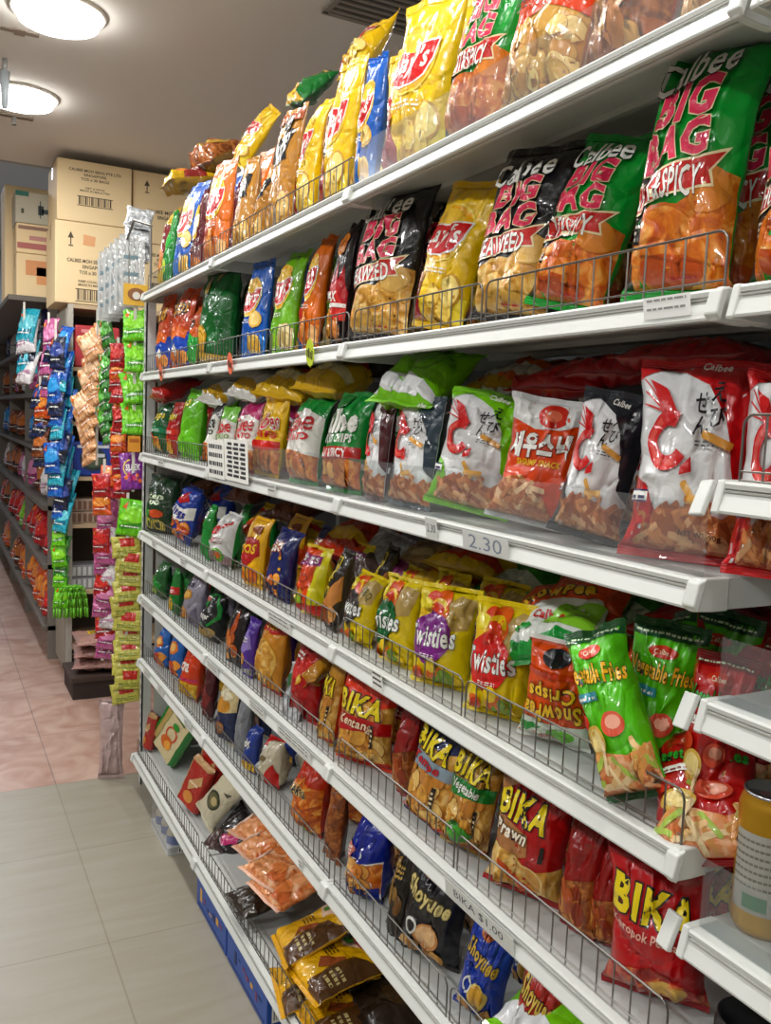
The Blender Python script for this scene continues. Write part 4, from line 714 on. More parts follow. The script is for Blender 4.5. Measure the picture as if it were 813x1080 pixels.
# ------------------------------------------------------------------ bags on the shelves
CATS = {'kraft_green': 'carton', 'kraft_red': 'carton', 'kraft_cream': 'carton', 'cream_oval': 'paper pouch'}
NTH = ['first', 'second', 'third', 'fourth', 'fifth', 'sixth', 'seventh', 'eighth', 'ninth', 'tenth', 'eleventh', 'twelfth', 'thirteenth', 'fourteenth', 'fifteenth', 'sixteenth', 'seventeenth', 'eighteenth']
ROWS = [
('maroonyellow', 'A', 'F', 0.847, 3.63, 2.103, 6, -4, 0, 0.06, 0.342, 0.055),
('greenslim', 'A', 'F', 0.835, 3.498, 2.104, 0, -4, 2, 0.06, 0.291, 0.055),
('lays_blue', 'A', 'F', 0.837, 3.302, 2.108, 5, -6, 3, 0.209, 0.362, 0.055),
('lays_maroon', 'A', 'F', 0.865, 3.183, 2.103, 0, -4, 0, 0.06, 0.311, 0.055),
('lays_orange', 'A', 'F', 0.837, 2.884, 2.108, 5, -4, 3, 0.199, 0.333, 0.055),
('lays_tan', 'A', 'F', 0.836, 2.601, 2.105, 5, -6, 2, 0.127, 0.277, 0.055),
('lays_tan', 'A', 'F', 0.835, 2.454, 2.107, 6, -8, 8, 0.06, 0.223, 0.055),
('lays_tan2', 'A', 'F', 0.846, 2.312, 2.106, 5, -5, 2, 0.14, 0.341, 0.055),
('lays_yellow', 'A', 'F', 0.835, 2.097, 2.105, 5, -5, 2, 0.081, 0.305, 0.055),
('lays_yellow', 'A', 'F', 0.846, 1.958, 2.105, 6, -7, 2, 0.123, 0.35, 0.055),
('lays_blue', 'A', 'F', 0.835, 1.758, 2.105, 5, -5, 3, 0.076, 0.279, 0.055),
('lays_yellow', 'A', 'F', 0.866, 1.606, 2.106, 15, -6, 2, 0.189, 0.363, 0.085),
('big_hot', 'A', 'F', 0.852, 1.364, 2.11, 12, -8, 6, 0.148, 0.315, 0.085),
('crab', 'A', 'F', 0.852, 1.175, 2.11, 10, -8, 5, 0.176, 0.277, 0.085),
('jalapeno', 'A', 'F', 0.859, 0.989, 2.109, 10, -8, 5, 0.15, 0.237, 0.1),
('tanchip', 'A', 'F', 0.86, 0.838, 2.105, 10, -6, 3, 0.08, 0.167, 0.085),
('cheese_orange', 'B', 'F', 0.849, 3.63, 1.78, 6, -4, 0, 0.153, 0.312, 0.055),
('cheese_orange', 'B', 'F', 0.841, 3.326, 1.783, 6, -4, 2, 0.2, 0.303, 0.064),
('orangegreen', 'B', 'F', 0.835, 3.104, 1.78, 0, -4, 0, 0.06, 0.218, 0.055),
('green_gold', 'B', 'F', 0.875, 2.962, 1.78, 15.8, -4, 0, 0.218, 0.33, 0.108),
('lays_blue', 'B', 'F', 0.836, 2.471, 1.782, 5, -5, 1, 0.16, 0.283, 0.055),
('lays_lime', 'B', 'F', 0.836, 2.232, 1.781, 5, -5, 1, 0.133, 0.283, 0.055),
('lays_orange', 'B', 'F', 0.835, 2.037, 1.782, 5, -5, 2, 0.083, 0.287, 0.055),
('fire', 'B', 'F', 0.835, 1.871, 1.781, 0, -4, 2, 0.066, 0.293, 0.055),
('big_sea', 'B', 'F', 0.853, 1.715, 1.789, 8, -7, 5, 0.229, 0.331, 0.085),
('lays_yellow', 'B', 'F', 0.851, 1.457, 1.792, 8, -10, 10, 0.155, 0.282, 0.085),
('big_sea', 'B', 'F', 0.853, 1.231, 1.789, 10, -8, 6, 0.183, 0.292, 0.085),
('big_hot', 'B', 'F', 0.859, 1.092, 1.795, 12, -10, 12, 0.155, 0.277, 0.1),
('big_hot', 'B', 'F', 0.86, 0.864, 1.785, 12, -3, 4, 0.164, 0.34, 0.1),
('big_hot', 'B', 'F', 0.888, 0.709, 1.783, 15, -3, 3, 0.111, 0.267, 0.1),
('veg_chips_green', 'C', 'F', 0.851, 3.63, 1.451, 5, -4, 2, 0.139, 0.211, 0.082),
('veg_chips_red', 'C', 'F', 0.836, 3.378, 1.449, 5, -4, 0, 0.101, 0.212, 0.055),
('lime_plain', 'C', 'F', 0.852, 3.19, 1.453, 5, -4, 3, 0.17, 0.257, 0.087),
('pot_black', 'C', 'F', 0.835, 2.869, 1.449, 5, -5, 0, 0.06, 0.212, 0.055),
('pot_lime', 'C', 'F', 0.836, 2.717, 1.449, 6, -5, 0, 0.121, 0.196, 0.055),
('pot_magenta', 'C', 'F', 0.839, 2.532, 1.449, 6, -6, 0, 0.14, 0.212, 0.059),
('pot_yellow', 'C', 'F', 0.845, 2.353, 1.451, 6, -6, 2, 0.151, 0.228, 0.073),
('pot_green', 'C', 'F', 0.855, 2.1, 1.449, 6, -6, 0, 0.153, 0.231, 0.094),
('pot_hot', 'C', 'F', 0.853, 1.85, 1.449, 6, -5, 0, 0.158, 0.239, 0.089),
('ebi_maroon', 'C', 'F', 0.835, 1.653, 1.45, 6, -5, 2, 0.076, 0.22, 0.055),
('ebi_navy', 'C', 'F', 0.837, 1.506, 1.45, 6, -6, 1, 0.145, 0.22, 0.056),
('ebi_lime', 'C', 'F', 0.866, 1.351, 1.46, 30, -10, 8, 0.179, 0.226, 0.085),
('shrimp_orange', 'C', 'F', 0.864, 1.152, 1.459, 34, -9, 8, 0.158, 0.21, 0.085),
('ebi_black', 'C', 'F', 0.854, 1.008, 1.457, 27, -9, 9, 0.117, 0.222, 0.085),
('ebi_red', 'C', 'F', 0.869, 0.828, 1.45, 32, -6, 1, 0.168, 0.268, 0.1),
('ebi_red', 'C', 'F', 0.869, 0.69, 1.451, 32, -6, 2, 0.11, 0.248, 0.1),
('ring_green', 'D', 'F', 0.848, 3.63, 1.121, 26, -4, 0, 0.188, 0.245, 0.108),
('blue_script', 'D', 'F', 0.861, 3.308, 1.128, 6, -8, 6, 0.145, 0.22, 0.106),
('green_side', 'D', 'F', 0.845, 2.922, 1.121, 0, -4, 0, 0.06, 0.192, 0.055),
('white_red', 'D', 'F', 0.859, 2.774, 1.123, 6, -6, 2, 0.12, 0.181, 0.102),
('red_corn', 'D', 'F', 0.842, 2.436, 1.121, 6, -6, 0, 0.136, 0.206, 0.066),
('navy_corn', 'D', 'F', 0.844, 2.227, 1.123, 6, -6, 2, 0.128, 0.195, 0.071),
('orange_box', 'D', 'F', 0.856, 2.013, 1.121, 6, -6, 0, 0.118, 0.179, 0.096),
('chestnut', 'D', 'F', 0.835, 1.863, 1.126, 6, -10, 10, 0.061, 0.197, 0.055),
('twist_black', 'D', 'F', 0.847, 1.728, 1.124, 6, -6, 4, 0.105, 0.16, 0.077),
('twist_green', 'D', 'F', 0.847, 1.553, 1.121, 6, -6, 0, 0.121, 0.183, 0.076),
('twist_purple', 'D', 'F', 0.857, 1.389, 1.121, 27, -6, 0, 0.141, 0.192, 0.085),
('twist_red', 'D', 'F', 0.857, 1.202, 1.123, 30, -5, 2, 0.129, 0.199, 0.085),
('snowpea', 'D', 'F', 0.855, 1.053, 1.125, 30, -4, 4, 0.121, 0.167, 0.085),
('vegfries_green', 'D', 'F', 0.821, 0.82, 1.139, 24, -6, -25, 0.094, 0.233, 0.085),
('vegfries_green', 'D', 'F', 0.883, 0.87, 1.124, 34, -4, 4, 0.104, 0.237, 0.085),
('vegfries_red', 'D', 'F', 0.88, 0.773, 1.123, 32, -4, 4, 0.08, 0.217, 0.085),
('green_slim2', 'E', 'F', 0.855, 3.63, 0.848, 5, -6, 0, 0.101, 0.153, 0.083),
('greenred', 'E', 'F', 0.835, 3.302, 0.848, 5, -4, 0, 0.06, 0.179, 0.055),
('lilac', 'E', 'F', 0.849, 3.106, 0.851, 5, -6, 3, 0.13, 0.196, 0.082),
('chipster', 'E', 'F', 0.856, 2.884, 0.849, 6, -8, 2, 0.109, 0.166, 0.096),
('dark_orange', 'E', 'F', 0.836, 2.573, 0.848, 6, -6, 0, 0.121, 0.188, 0.055),
('purple_foil', 'E', 'F', 0.835, 2.437, 0.848, 5, -6, 0, 0.06, 0.176, 0.055),
('gold_red', 'E', 'F', 0.852, 2.29, 0.848, 6, -5, 0, 0.135, 0.204, 0.088),
('red_star', 'E', 'F', 0.85, 2.038, 0.85, 6, -5, 2, 0.14, 0.213, 0.083),
('bika_gold', 'E', 'F', 0.835, 1.852, 0.85, 5, -5, 4, 0.06, 0.22, 0.055),
('bika_orange', 'E', 'F', 0.861, 1.706, 0.848, 26, -6, 0, 0.167, 0.231, 0.085),
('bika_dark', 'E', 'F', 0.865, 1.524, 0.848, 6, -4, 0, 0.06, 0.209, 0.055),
('bika_blue', 'E', 'F', 0.837, 1.389, 0.854, 6, -7, 6, 0.135, 0.204, 0.056),
('bika_green', 'E', 'F', 0.852, 1.273, 0.853, 26, -8, 6, 0.104, 0.197, 0.085),
('bika_prawn', 'E', 'F', 0.859, 1.108, 0.852, 30, -6, 4, 0.143, 0.219, 0.085),
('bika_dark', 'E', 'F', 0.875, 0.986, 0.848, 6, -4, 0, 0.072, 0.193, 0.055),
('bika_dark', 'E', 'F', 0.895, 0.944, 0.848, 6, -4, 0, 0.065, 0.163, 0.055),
('bika_kero', 'E', 'F', 0.872, 0.82, 0.85, 34, -2, -2, 0.146, 0.209, 0.085),
('blue_cracker', 'F', 'F', 0.855, 3.578, 0.57, 6, -4, 0, 0.104, 0.158, 0.072),
('blue_cracker', 'F', 'F', 0.87, 3.413, 0.57, 5, -4, 0, 0.116, 0.176, 0.062),
('orange_script', 'F', 'F', 0.854, 3.136, 0.572, 6, -4, 2, 0.131, 0.199, 0.092),
('maroon_plain', 'F', 'F', 0.845, 2.874, 0.57, 5, -4, 0, 0.06, 0.215, 0.055),
('cream_navy', 'F', 'F', 0.843, 2.656, 0.57, 6, -5, 0, 0.132, 0.2, 0.069),
('grey_plain', 'F', 'F', 0.845, 2.506, 0.57, 5, -4, 0, 0.06, 0.222, 0.055),
('blue_white', 'F', 'F', 0.835, 2.396, 0.57, 5, -6, 0, 0.06, 0.14, 0.055),
('red_white', 'F', 'F', 0.859, 2.272, 0.575, 6, -6, -6, 0.089, 0.134, 0.102),
('fries_orange', 'F', 'F', 0.856, 1.989, 0.57, 6, -4, 0, 0.126, 0.191, 0.095),
('brown_plain', 'F', 'F', 0.845, 1.814, 0.57, 6, -4, 0, 0.06, 0.216, 0.055),
('blue_chips', 'F', 'F', 0.86, 1.656, 0.57, 6, -3, 0, 0.114, 0.173, 0.102),
('black_gold', 'F', 'F', 0.835, 1.469, 0.57, 6, -4, 0, 0.06, 0.192, 0.055),
('shoyu_black', 'F', 'F', 0.858, 1.393, 0.575, 26, -6, 4, 0.152, 0.2, 0.085),
('shoyu_blue', 'F', 'F', 0.852, 1.206, 0.577, 28, -8, 8, 0.099, 0.182, 0.085),
('shoyu_red', 'F', 'F', 0.851, 1.054, 0.575, 28, -8, 6, 0.089, 0.208, 0.085),
('kraft_red', 'G', 'K', 0.828, 3.753, 0.158, 10, -10, 4, 0.1, 0.17, 0.04),
('kraft_green', 'G', 'K', 0.875, 3.672, 0.187, 12, -16, 26, 0.16, 0.29, 0.05),
('kraft_cream', 'G', 'K', 0.855, 3.552, 0.186, 14, -18, 26, 0.155, 0.255, 0.05),
('kraft_red', 'G', 'K', 0.835, 3.081, 0.168, 16, -16, 14, 0.12, 0.2, 0.045),
('kraft_red', 'G', 'K', 0.885, 3.095, 0.165, 14, -12, 10, 0.13, 0.26, 0.045),
('kraft_red', 'G', 'K', 0.935, 3.08, 0.165, 12, -8, 10, 0.13, 0.3, 0.045),
('cream_oval', 'G', 'K', 0.85, 2.931, 0.189, 14, -16, 36, 0.13, 0.3, 0.06),
('maroonyellow', 'A', 'T', 0.93, 3.588, 2.542, 0, -72, 0, 0.2, 0.2, 0.09),
('brown_mesh', 'A', 'T', 1.05, 3.57, 2.66, 10, -55, 0, 0.22, 0.22, 0.12),
('lays_yellow', 'A', 'T', 1.06, 3.157, 2.621, 0, -25, 30, 0.15, 0.24, 0.06),
('green_gold', 'A', 'T', 1.1, 2.725, 2.659, 0, -50, 10, 0.15, 0.17, 0.07),
('lays_yellow', 'A', 'T', 1.08, 2.272, 2.63, 0, -40, 0, 0.15, 0.2, 0.07),
('b_red', 'C', 'T', 0.9, 3.61, 1.713, 5, -68, 0, 0.19, 0.2, 0.07),
('b_white', 'C', 'T', 0.925, 2.962, 1.702, 15, -62, 6, 0.18, 0.2, 0.07),
('b_white', 'C', 'T', 0.92, 2.609, 1.718, 16, -62, 8, 0.17, 0.2, 0.07),
('b_yellow', 'C', 'T', 0.94, 2.346, 1.716, 24, -66, 6, 0.2, 0.22, 0.08),
('b_yellow', 'C', 'T', 0.95, 2.085, 1.731, 14, -66, 4, 0.19, 0.22, 0.08),
('b_black', 'C', 'T', 1.08, 2.057, 1.765, 10, -70, 0, 0.22, 0.22, 0.08),
('b_lime', 'C', 'T', 0.9, 1.566, 1.702, 16, -58, 4, 0.19, 0.19, 0.09),
('b_white', 'C', 'T', 1.04, 1.5, 1.704, 16, -62, -14, 0.17, 0.2, 0.07),
('b_orange', 'C', 'T', 1.08, 1.459, 1.719, 16, -66, -6, 0.18, 0.2, 0.07),
('b_red', 'C', 'T', 1.05, 1.27, 1.711, 16, -74, 0, 0.2, 0.2, 0.06),
('b_red', 'C', 'T', 1.08, 1.167, 1.726, 16, -80, 0, 0.2, 0.2, 0.05),
('b_red', 'C', 'T', 1.06, 0.989, 1.738, 14, -84, 0, 0.22, 0.2, 0.05),
('brown_bag', 'D', 'T', 1.03, 3.459, 1.334, 10, -70, 0, 0.19, 0.2, 0.07),
('brown_bag', 'D', 'T', 1.05, 3.008, 1.351, 10, -70, 0, 0.2, 0.2, 0.08),
('brown_bag', 'D', 'T', 1.08, 2.662, 1.325, 10, -70, 0, 0.2, 0.2, 0.08),
('corn_yellow', 'D', 'T', 1.0, 2.818, 1.258, 10, -50, 0, 0.14, 0.17, 0.06),
('corn_yellow', 'D', 'T', 1.01, 2.45, 1.244, 20, -56, 8, 0.15, 0.19, 0.06),
('b_redorange', 'D', 'T', 1.06, 2.145, 1.301, 14, -66, 0, 0.22, 0.22, 0.1),
('silver_brown', 'D', 'T', 1.02, 1.986, 1.25, 10, -40, 10, 0.16, 0.2, 0.08),
('b_tan', 'D', 'T', 1.04, 1.824, 1.271, 14, -52, -10, 0.15, 0.18, 0.07),
('b_yellowred', 'D', 'T', 1.09, 1.643, 1.284, 12, -78, 0, 0.22, 0.22, 0.06),
('b_yellowred', 'D', 'T', 1.1, 1.605, 1.326, 12, -80, 0, 0.22, 0.22, 0.06),
('snowpea_white', 'D', 'T', 0.93, 1.14, 1.306, 24, -48, -18, 0.2, 0.19, 0.08),
('snowpea_top', 'D', 'T', 1.02, 1.159, 1.346, 16, -58, -14, 0.19, 0.2, 0.07),
('b_green', 'D', 'T', 1.12, 1.472, 1.298, 14, -70, 0, 0.2, 0.2, 0.07),
('b_green', 'D', 'T', 1.08, 1.099, 1.308, 14, -64, 0, 0.22, 0.22, 0.08),
('b_red', 'D', 'T', 1.08, 0.939, 1.332, 14, -76, 0, 0.24, 0.22, 0.06),
('vegfries_red', 'D', 'T', 0.875, 0.766, 1.158, 35, -46, -14, 0.145, 0.185, 0.08),
('silver_foil', 'E', 'T', 0.85, 2.081, 0.899, 0, -20, -16, 0.11, 0.17, 0.05),
('gold_plain', 'E', 'T', 0.92, 2.029, 1.013, 0, -50, -30, 0.14, 0.24, 0.06),
('b_lime', 'F', 'T', 0.9, 1.037, 0.679, 10, -70, 0, 0.17, 0.2, 0.07),
('dark_clear', 'G', 'T', 0.9, 2.778, 0.172, 10, -40, 20, 0.17, 0.22, 0.08),
('peach_pack', 'G', 'T', 0.95, 2.505, 0.337, 15, -78, 0, 0.19, 0.22, 0.06),
('peach_pack', 'G', 'T', 0.93, 2.399, 0.327, 10, -80, 0, 0.19, 0.22, 0.06),
('peach_pack', 'G', 'T', 0.91, 2.268, 0.334, 15, -80, 0, 0.19, 0.22, 0.06),
('peach_pack', 'G', 'T', 0.91, 2.206, 0.308, 8, -82, 0, 0.19, 0.22, 0.06),
('noodle', 'G', 'T', 0.9, 1.983, 0.287, -10, -72, -8, 0.19, 0.25, 0.05),
('noodle', 'G', 'T', 0.91, 1.873, 0.27, 4, -78, 0, 0.2, 0.26, 0.05),
('noodle', 'G', 'T', 0.89, 1.939, 0.19, -12, -78, 0, 0.2, 0.26, 0.05),
('noodle', 'G', 'T', 0.91, 1.81, 0.189, 0, -82, 0, 0.2, 0.26, 0.05),
('darkpack', 'G', 'T', 0.86, 2.305, 0.225, 0, -84, 0, 0.16, 0.2, 0.05),
('darkpack', 'G', 'T', 1.02, 1.756, 0.217, 0, -84, 0, 0.24, 0.26, 0.05)]
seed = 100; cnt = {}; seen = {}
for (d, s, kind, x, y, z, a, tl, ro, w, h, dp) in ROWS:
    if kind == 'K': continue
    seed += 7; pr, desc = DES[d]
    if kind == 'F':
        cnt[s] = cnt.get(s, 0)+1; up = d == 'snowpea'
        o = make_pouch('snack_bag', pr, w, h, dp, seed, (x, y, z), a, tl, ro, curl=random.Random(seed).uniform(-5, 2), flop=random.Random(seed+1).uniform(-28, 6), crum=1.15)
        if up:   # this one stands on its head
            P = o.matrix_basis.copy(); o.matrix_basis = P @ Matrix.Translation((0, 0, h)) @ Matrix.Rotation(math.pi, 4, 'Y')
        key = (d, s); seen[key] = seen.get(key, 0)+1
        n_same = sum(1 for r in ROWS if r[0] == d and r[1] == s and r[2] == 'F'); n_all = sum(1 for r in ROWS if r[0] == d and r[2] == 'F')
        lab = desc + f', {ORD[s]} shelf front row' + (f', {NTH[seen[key]-1]} such from the far end' if n_same > 1 else '')
    else:
        key = (d, s, 'T'); seen[key] = seen.get(key, 0)+1; n_same = sum(1 for r in ROWS if r[0] == d and r[1] == s and r[2] == 'T')
        o = make_pouch('snack_bag', pr, w, h, dp, seed, (x, y, z), a, tl, ro, True, crum=1.5, curl=random.Random(seed).uniform(-14, 14))
        lab = desc + f', lying over the {ORD[s]} shelf row' + (f', {NTH[seen[key]-1]} such from the far end' if n_same > 1 else '')
    wds = lab.split()
    if len(wds) > 16: lab = ' '.join(desc.split()[:16-len(lab[len(desc):].split())]).rstrip(',') + lab[len(desc):]
    tag(o, lab, 'snack bag', f'snack bags on the {ORD[s]} shelf')
# ------------------------------------------------------------------ lowest shelf: cartons and flat packs
kn = {}; kcount = {}
for r in ROWS:
    if r[2] == 'K': kcount[r[0]] = kcount.get(r[0], 0)+1
for (d, s, kind, x, y, z, a, tl, ro, w, h, dp) in ROWS:
    if kind != 'K': continue
    kn[d] = kn.get(d, 0)+1; pr, desc = DES[d]; seed += 3; bx = d != 'cream_oval'
    o = make_pouch('snack_carton' if bx else 'paper_pouch', pr, w, h, dp, seed, (x, y, z), a, tl, ro, crum=.35, box=bx, seals=not bx)
    tag(o, desc + ', lowest shelf' + (f', {NTH[kn[d]-1]} such from the far end' if kcount[d] > 1 else ''), 'carton' if bx else 'pouch', 'cartons on the lowest shelf')
# ------------------------------------------------------------------ goods under the lowest shelf
BLUE = plain('#1d4a9c', .45, 0, .5)
for i, (y0, y1) in enumerate(((2.405, 2.725), (2.045, 2.392))):
    o = empty('floor_carton', (.89, (y0+y1)/2, 0)); L = (y1-y0)/2
    b = MB(); b.box(-.115, .16, -L, L, 0, .104, BLUE); bevel(b.build('body', o), .003)
    b = MB(); b.box(-.116, .161, -.004, .004, .1042, .1052, plain('#16397a', .5)); b.box(-.1162, -.1152, -L+.02, L-.02, .012, .018, plain('#0f2c66', .5))
    g = random.Random(i+5)
    for k in range(7): b.box(-.1163, -.1153, -L+.04+k*.036, -L+.04+k*.036+g.uniform(.012, .03), .05+g.uniform(-.02, .02), .058+g.uniform(-.02, .02), plain(g.choice(['#d9a23a', '#0c2456', '#7a2f5a']), .5))
    b.build('printing', o); b = MB(); b.box(-.10, .0, -L-.0012, -L-.0002, .02, .07, PAPER)
    for k in range(12): b.box(-.095+k*.0075, -.095+k*.0075+g.uniform(.001, .004), -L-.0018, -L-.001, .028, .064, INK)
    b.build('barcode_label', o); tag(o, ['blue cardboard carton on the floor under the lowest shelf, behind another blue one', 'blue cardboard carton on the floor under the lowest shelf, nearer one with barcode'][i], 'carton', 'blue cartons under the shelf')
o = empty('bottle_pack', (.85, 3.21, 0))
for k in range(6):
    b = MB(); cx, cy = -.045+.075*(k % 2), -.088+.088*(k//2); b.lathe([(0, .004), (.032, .004), (.035, .010), (.035, .07), (.028, .085), (.012, .095), (.012, .104), (0, .104)], plain('#b7b2a2', .25), (cx, cy, 0), 20); b.lathe([(.0355, .03), (.0357, .062)], plain('#3f5fa8', .4), (cx, cy, 0), 20); b.build('bottle', o, True)
b = MB(); b.box(-.088, .07, -.134, .134, .0, .028, plain('#b9bcc0', .4)); b.box(-.05, .05, -.1352, -.1342, .004, .024, PAPER)
for k in range(10): b.box(-.045+k*.009, -.041+k*.009, -.1358, -.1350, .006, .022, INK)
b.build('tray', o); b = MB(); b.box(-.089, .071, -.136, .136, .002, .112, CELLO); bevel(b.build('shrink_film', o), .015, 3); tag(o, 'shrink wrapped pack of small bottles on the floor under the lowest shelf', 'bottle pack')
# ------------------------------------------------------------------ price tickets
def paper(x, y, z, w, h, text, label, col=PAPER, ink=INK, tilt=8, lines=None, name='price_tag', th=.5):
    o = empty(name, (x, y, z), (0, R(-tilt), 0)); b = MB(); b.box(-.0009, .0, -w/2, w/2, -h/2, h/2, col); b.build('card', o)
    if text:
        b = MB(); f = glyphs(text, -.004); q = fit(f, f, (-w*.36, -h*th/2, w*.36, h*th/2), 0); b.polys(q, lambda u, v: (-.0012, -u, v), ink); b.build('writing', o)
    if lines:
        b = MB(); g = random.Random(int(y*1000))
        for k in range(lines):
            u = -w*.42
            while u < w*.40:
                q = g.uniform(.08, .2)*w; b.box(-.0013, -.0010, -min(u+q, w*.42), -u, h*(.34-k*.8/lines)-h*.05, h*(.34-k*.8/lines)+h*.05, ink); u += q+.03*w
        b.build('writing', o)
    tag(o, label, 'price tag', 'price tickets on the shelf rails'); return o
TX = .7805
paper(TX, 1.150, 1.4300, .13, .030, '2.30', 'handwritten 2.30 price ticket below the orange shrimp snack bag', plain('#c9cbc7', .6), plain('#767f92', .6), th=.75)
paper(TX, 1.318, 1.434, .040, .036, '2.30', 'small printed ticket with 2.30, next to the handwritten one', plain('#c9cbc6', .6), plain('#3a4658', .6), th=.4)
paper(TX, 1.115, .8297, .20, .030, 'BIKA $1.00', 'handwritten BIKA $1.00 ticket on the fifth shelf rail', plain('#c6c8c3', .6), INK)
paper(TX, .795, 1.7655, .075, .026, None, 'faint torn price sticker on the second shelf rail near its end', plain('#e6e6e4', .6), plain('#8a8a88', .6), lines=2)
paper(TX, 1.50, 1.108, .045, .040, None, 'small black and white ticket on the fourth shelf rail below the purple snack bag', PAPER, INK, lines=3)
for i, (y, sh, w) in enumerate(((3.35, 'C', .09), (2.13, 'C', .06), (3.0, 'D', .06), (3.45, 'D', .05), (2.05, 'D', .16), (3.62, 'E', .10), (3.5, 'E', .08), (2.62, 'E', .12), (2.2, 'E', .12), (1.86, 'F', .02), (3.55, 'F', .09), (3.3, 'F', .09), (1.93, 'E', .22), (2.9, 'F', .09))):
    paper(TX + (.004 if sh == 'G' else 0), y, HZ[sh], w, .026, None, f'printed price strip on the {ORD[sh]} shelf rail, {NTH[i]} of the small strips', plain('#d2d3ce', .6), plain('#50525a', .6), lines=2)
for nm, y, sh, col, lab in (('star_tag', 2.50, 'B', '#f0714a', 'orange pointed price tag on the second shelf rail, further along'), ('star_tag', 3.36, 'B', '#e8744e', 'orange pointed price tag hanging from the second shelf rail at far end'), ('star_tag', 1.895, 'B', '#c6d92a', 'bright yellow oval price tag on the second shelf rail')):
    o = empty(nm, (.7775, y, HZ[sh]+.004), (R(20), R(-8), 0)); b = MB(); pts = []
    for k in range(24): rr = .034*(1 if k % 2 else .88); pts.append((rr*.72*math.cos(2*math.pi*k/24), rr*math.sin(2*math.pi*k/24)))
    b.prism(pts, -.0006, .0006, plain(col, .55), 'x'); b.build('card', o); b = MB(); g = random.Random(y)
    for k in range(4): b.box(-.0012, -.0007, -.016+k*.009, -.011+k*.009, -.012, .010-(k % 2)*.006, INK)
    b.build('writing', o); tag(o, lab, 'price tag', 'bright price tags')
# taped notice on the third shelf
o = empty('shelf_notice', (.776, 2.50, 1.487), (0, R(-3), 0)); b = MB(); b.box(-.0012, 0, .03, .20, -.062, .055, PAPER); b.build('sheet', o); b = MB(); b.box(-.0012, 0, -.19, .024, -.058, .062, PAPER); b.build('sheet', o); b = MB()
g = random.Random(12)
for k in range(4):
    u = .045
    while u < .18:
        q = g.uniform(.008, .022); b.box(-.0016, -.0012, .23-min(u+q, .185), .23-u, .028-k*.026, .041-k*.026, INK); u += q+.006
b.build('writing', o); b = MB()
for k in range(8):
    for j in range(3): b.box(-.0016, -.0012, -.17+j*.06, -.13+j*.06+.01*(k % 2), .045-k*.013, .053-k*.013, INK)
b.build('writing', o); tag(o, 'white printed notice with black writing hanging over the third shelf rail', 'notice')
# ------------------------------------------------------------------ hanging strips of sweets at the end of the unit
def strip(name, key, x, y, z0, z1, n, w, h, d, yaw, label, jit=.006, card=None, group='hanging strips of sweets', sway=0, roll=0, loose=8):
    o = empty(name, (x, y, z0)); g = random.Random(int(x*7919+z0*977)); keys = key if isinstance(key, (list, tuple)) else [key]
    mes = [pouch_mesh('packet', DES[kk][0], Pouch(w, h, d, int(z1*1000)+i, 0, g.uniform(-25, 5), 1.5)) for i, kk in enumerate(keys)]
    for k in range(n):
        q = bpy.data.objects.new('packet', mes[k % len(mes)]); COL.objects.link(q); q.parent = o; zz = (z1-z0-h)*(1-k/max(1, n-1))
        q.location = (g.uniform(-jit, jit)+sway*k/n, -.012*(k % 2)+g.uniform(-.006, .006), zz); q.rotation_euler = (R(g.uniform(-20, -2)), R(roll+g.uniform(-loose, loose)), R(-90+yaw+g.uniform(-2, 2)*loose))
    b = MB(); b.box(-.006, .006, .012, .0135, 0, z1-z0+.02, plain('#d8d6cc', .5)); b.build('backing_strip', o)
    if card:
        b = MB(); b.box(-.052, .052, -.004, -.002, z1-z0, z1-z0+.088, plain(card, .5)); q = b.build('header_card', o)
        b = MB(); b.prism(ell(0, z1-z0+.046, .036, .026, 20), -.006, -.004, plain('#8a5a34', .6)); b.prism(ell(0, z1-z0+.04, .016, .016, 14), -.0075, -.0058, plain('#e0dcd0', .6)); b.build('header_emblem', o)
    tag(o, label, 'candy strip', group); return o
strip('candy_strip', 'candy_green', .779, 3.83, 1.513, 2.06, 4, .112, .155, .03, 78, 'strip of bright green candy packets under a yellow header card', card='#e3b23a')
strip('candy_strip', 'candy_purple', .778, 3.83, 1.275, 1.456, 1, .112, .18, .03, 78, 'single purple candy packet hanging below the green packets')
b = MB(); b.box(-.026, .026, -.001, .001, -.034, .034, plain('#e0952a', .5)); b.box(-.02, .02, -.0018, -.001, .006, .02, plain('#b5621a', .5)); o = b.build('hang_tag'); o.location = (.776, 3.82, 1.481); tag(o, 'small orange card between the green and purple candy packets', 'hang tag')
strip('candy_strip', 'candy_green', .757, 3.83, 1.075, 1.25, 1, .125, .175, .03, 78, 'lone bright green candy packet below the purple one')
strip('candy_strip', 'candy_yellow', .755, 3.82, .345, 1.09, 11, .128, .10, .022, 80, 'long strip of small yellow packets with red labels reaching near the floor', .008)
strip('candy_strip', 'candy_peach', .70, 4.28, 1.36, 2.06, 11, .11, .16, .03, 40, 'fan of peach coloured packets hanging at the unit\'s end', .015, sway=-.05, roll=-30)
strip('candy_strip', 'candy_dark', .728, 4.14, 1.46, 2.05, 10, .08, .15, .025, 25, 'dark green packets hanging edge on beside the peach ones', .008, sway=-.02, roll=-22)
strip('candy_strip', ['candy_red', 'candy_orange', 'candy_red'], .748, 4.03, 1.22, 1.92, 12, .085, .12, .035, 55, 'red packets hanging behind the bright green strip', .012)
strip('candy_strip', ['candy_orange', 'candy_red', 'candy_pink'], .705, 4.10, 1.14, 1.38, 4, .10, .12, .035, 50, 'orange and pink packets hanging halfway up the unit end', .015)
strip('candy_strip', ['candy_pink', 'candy_white', 'candy_red', 'candy_pink'], .72, 4.2, .44, 1.18, 13, .11, .13, .035, 50, 'pinkish purple packets hanging low at the unit end', .015)
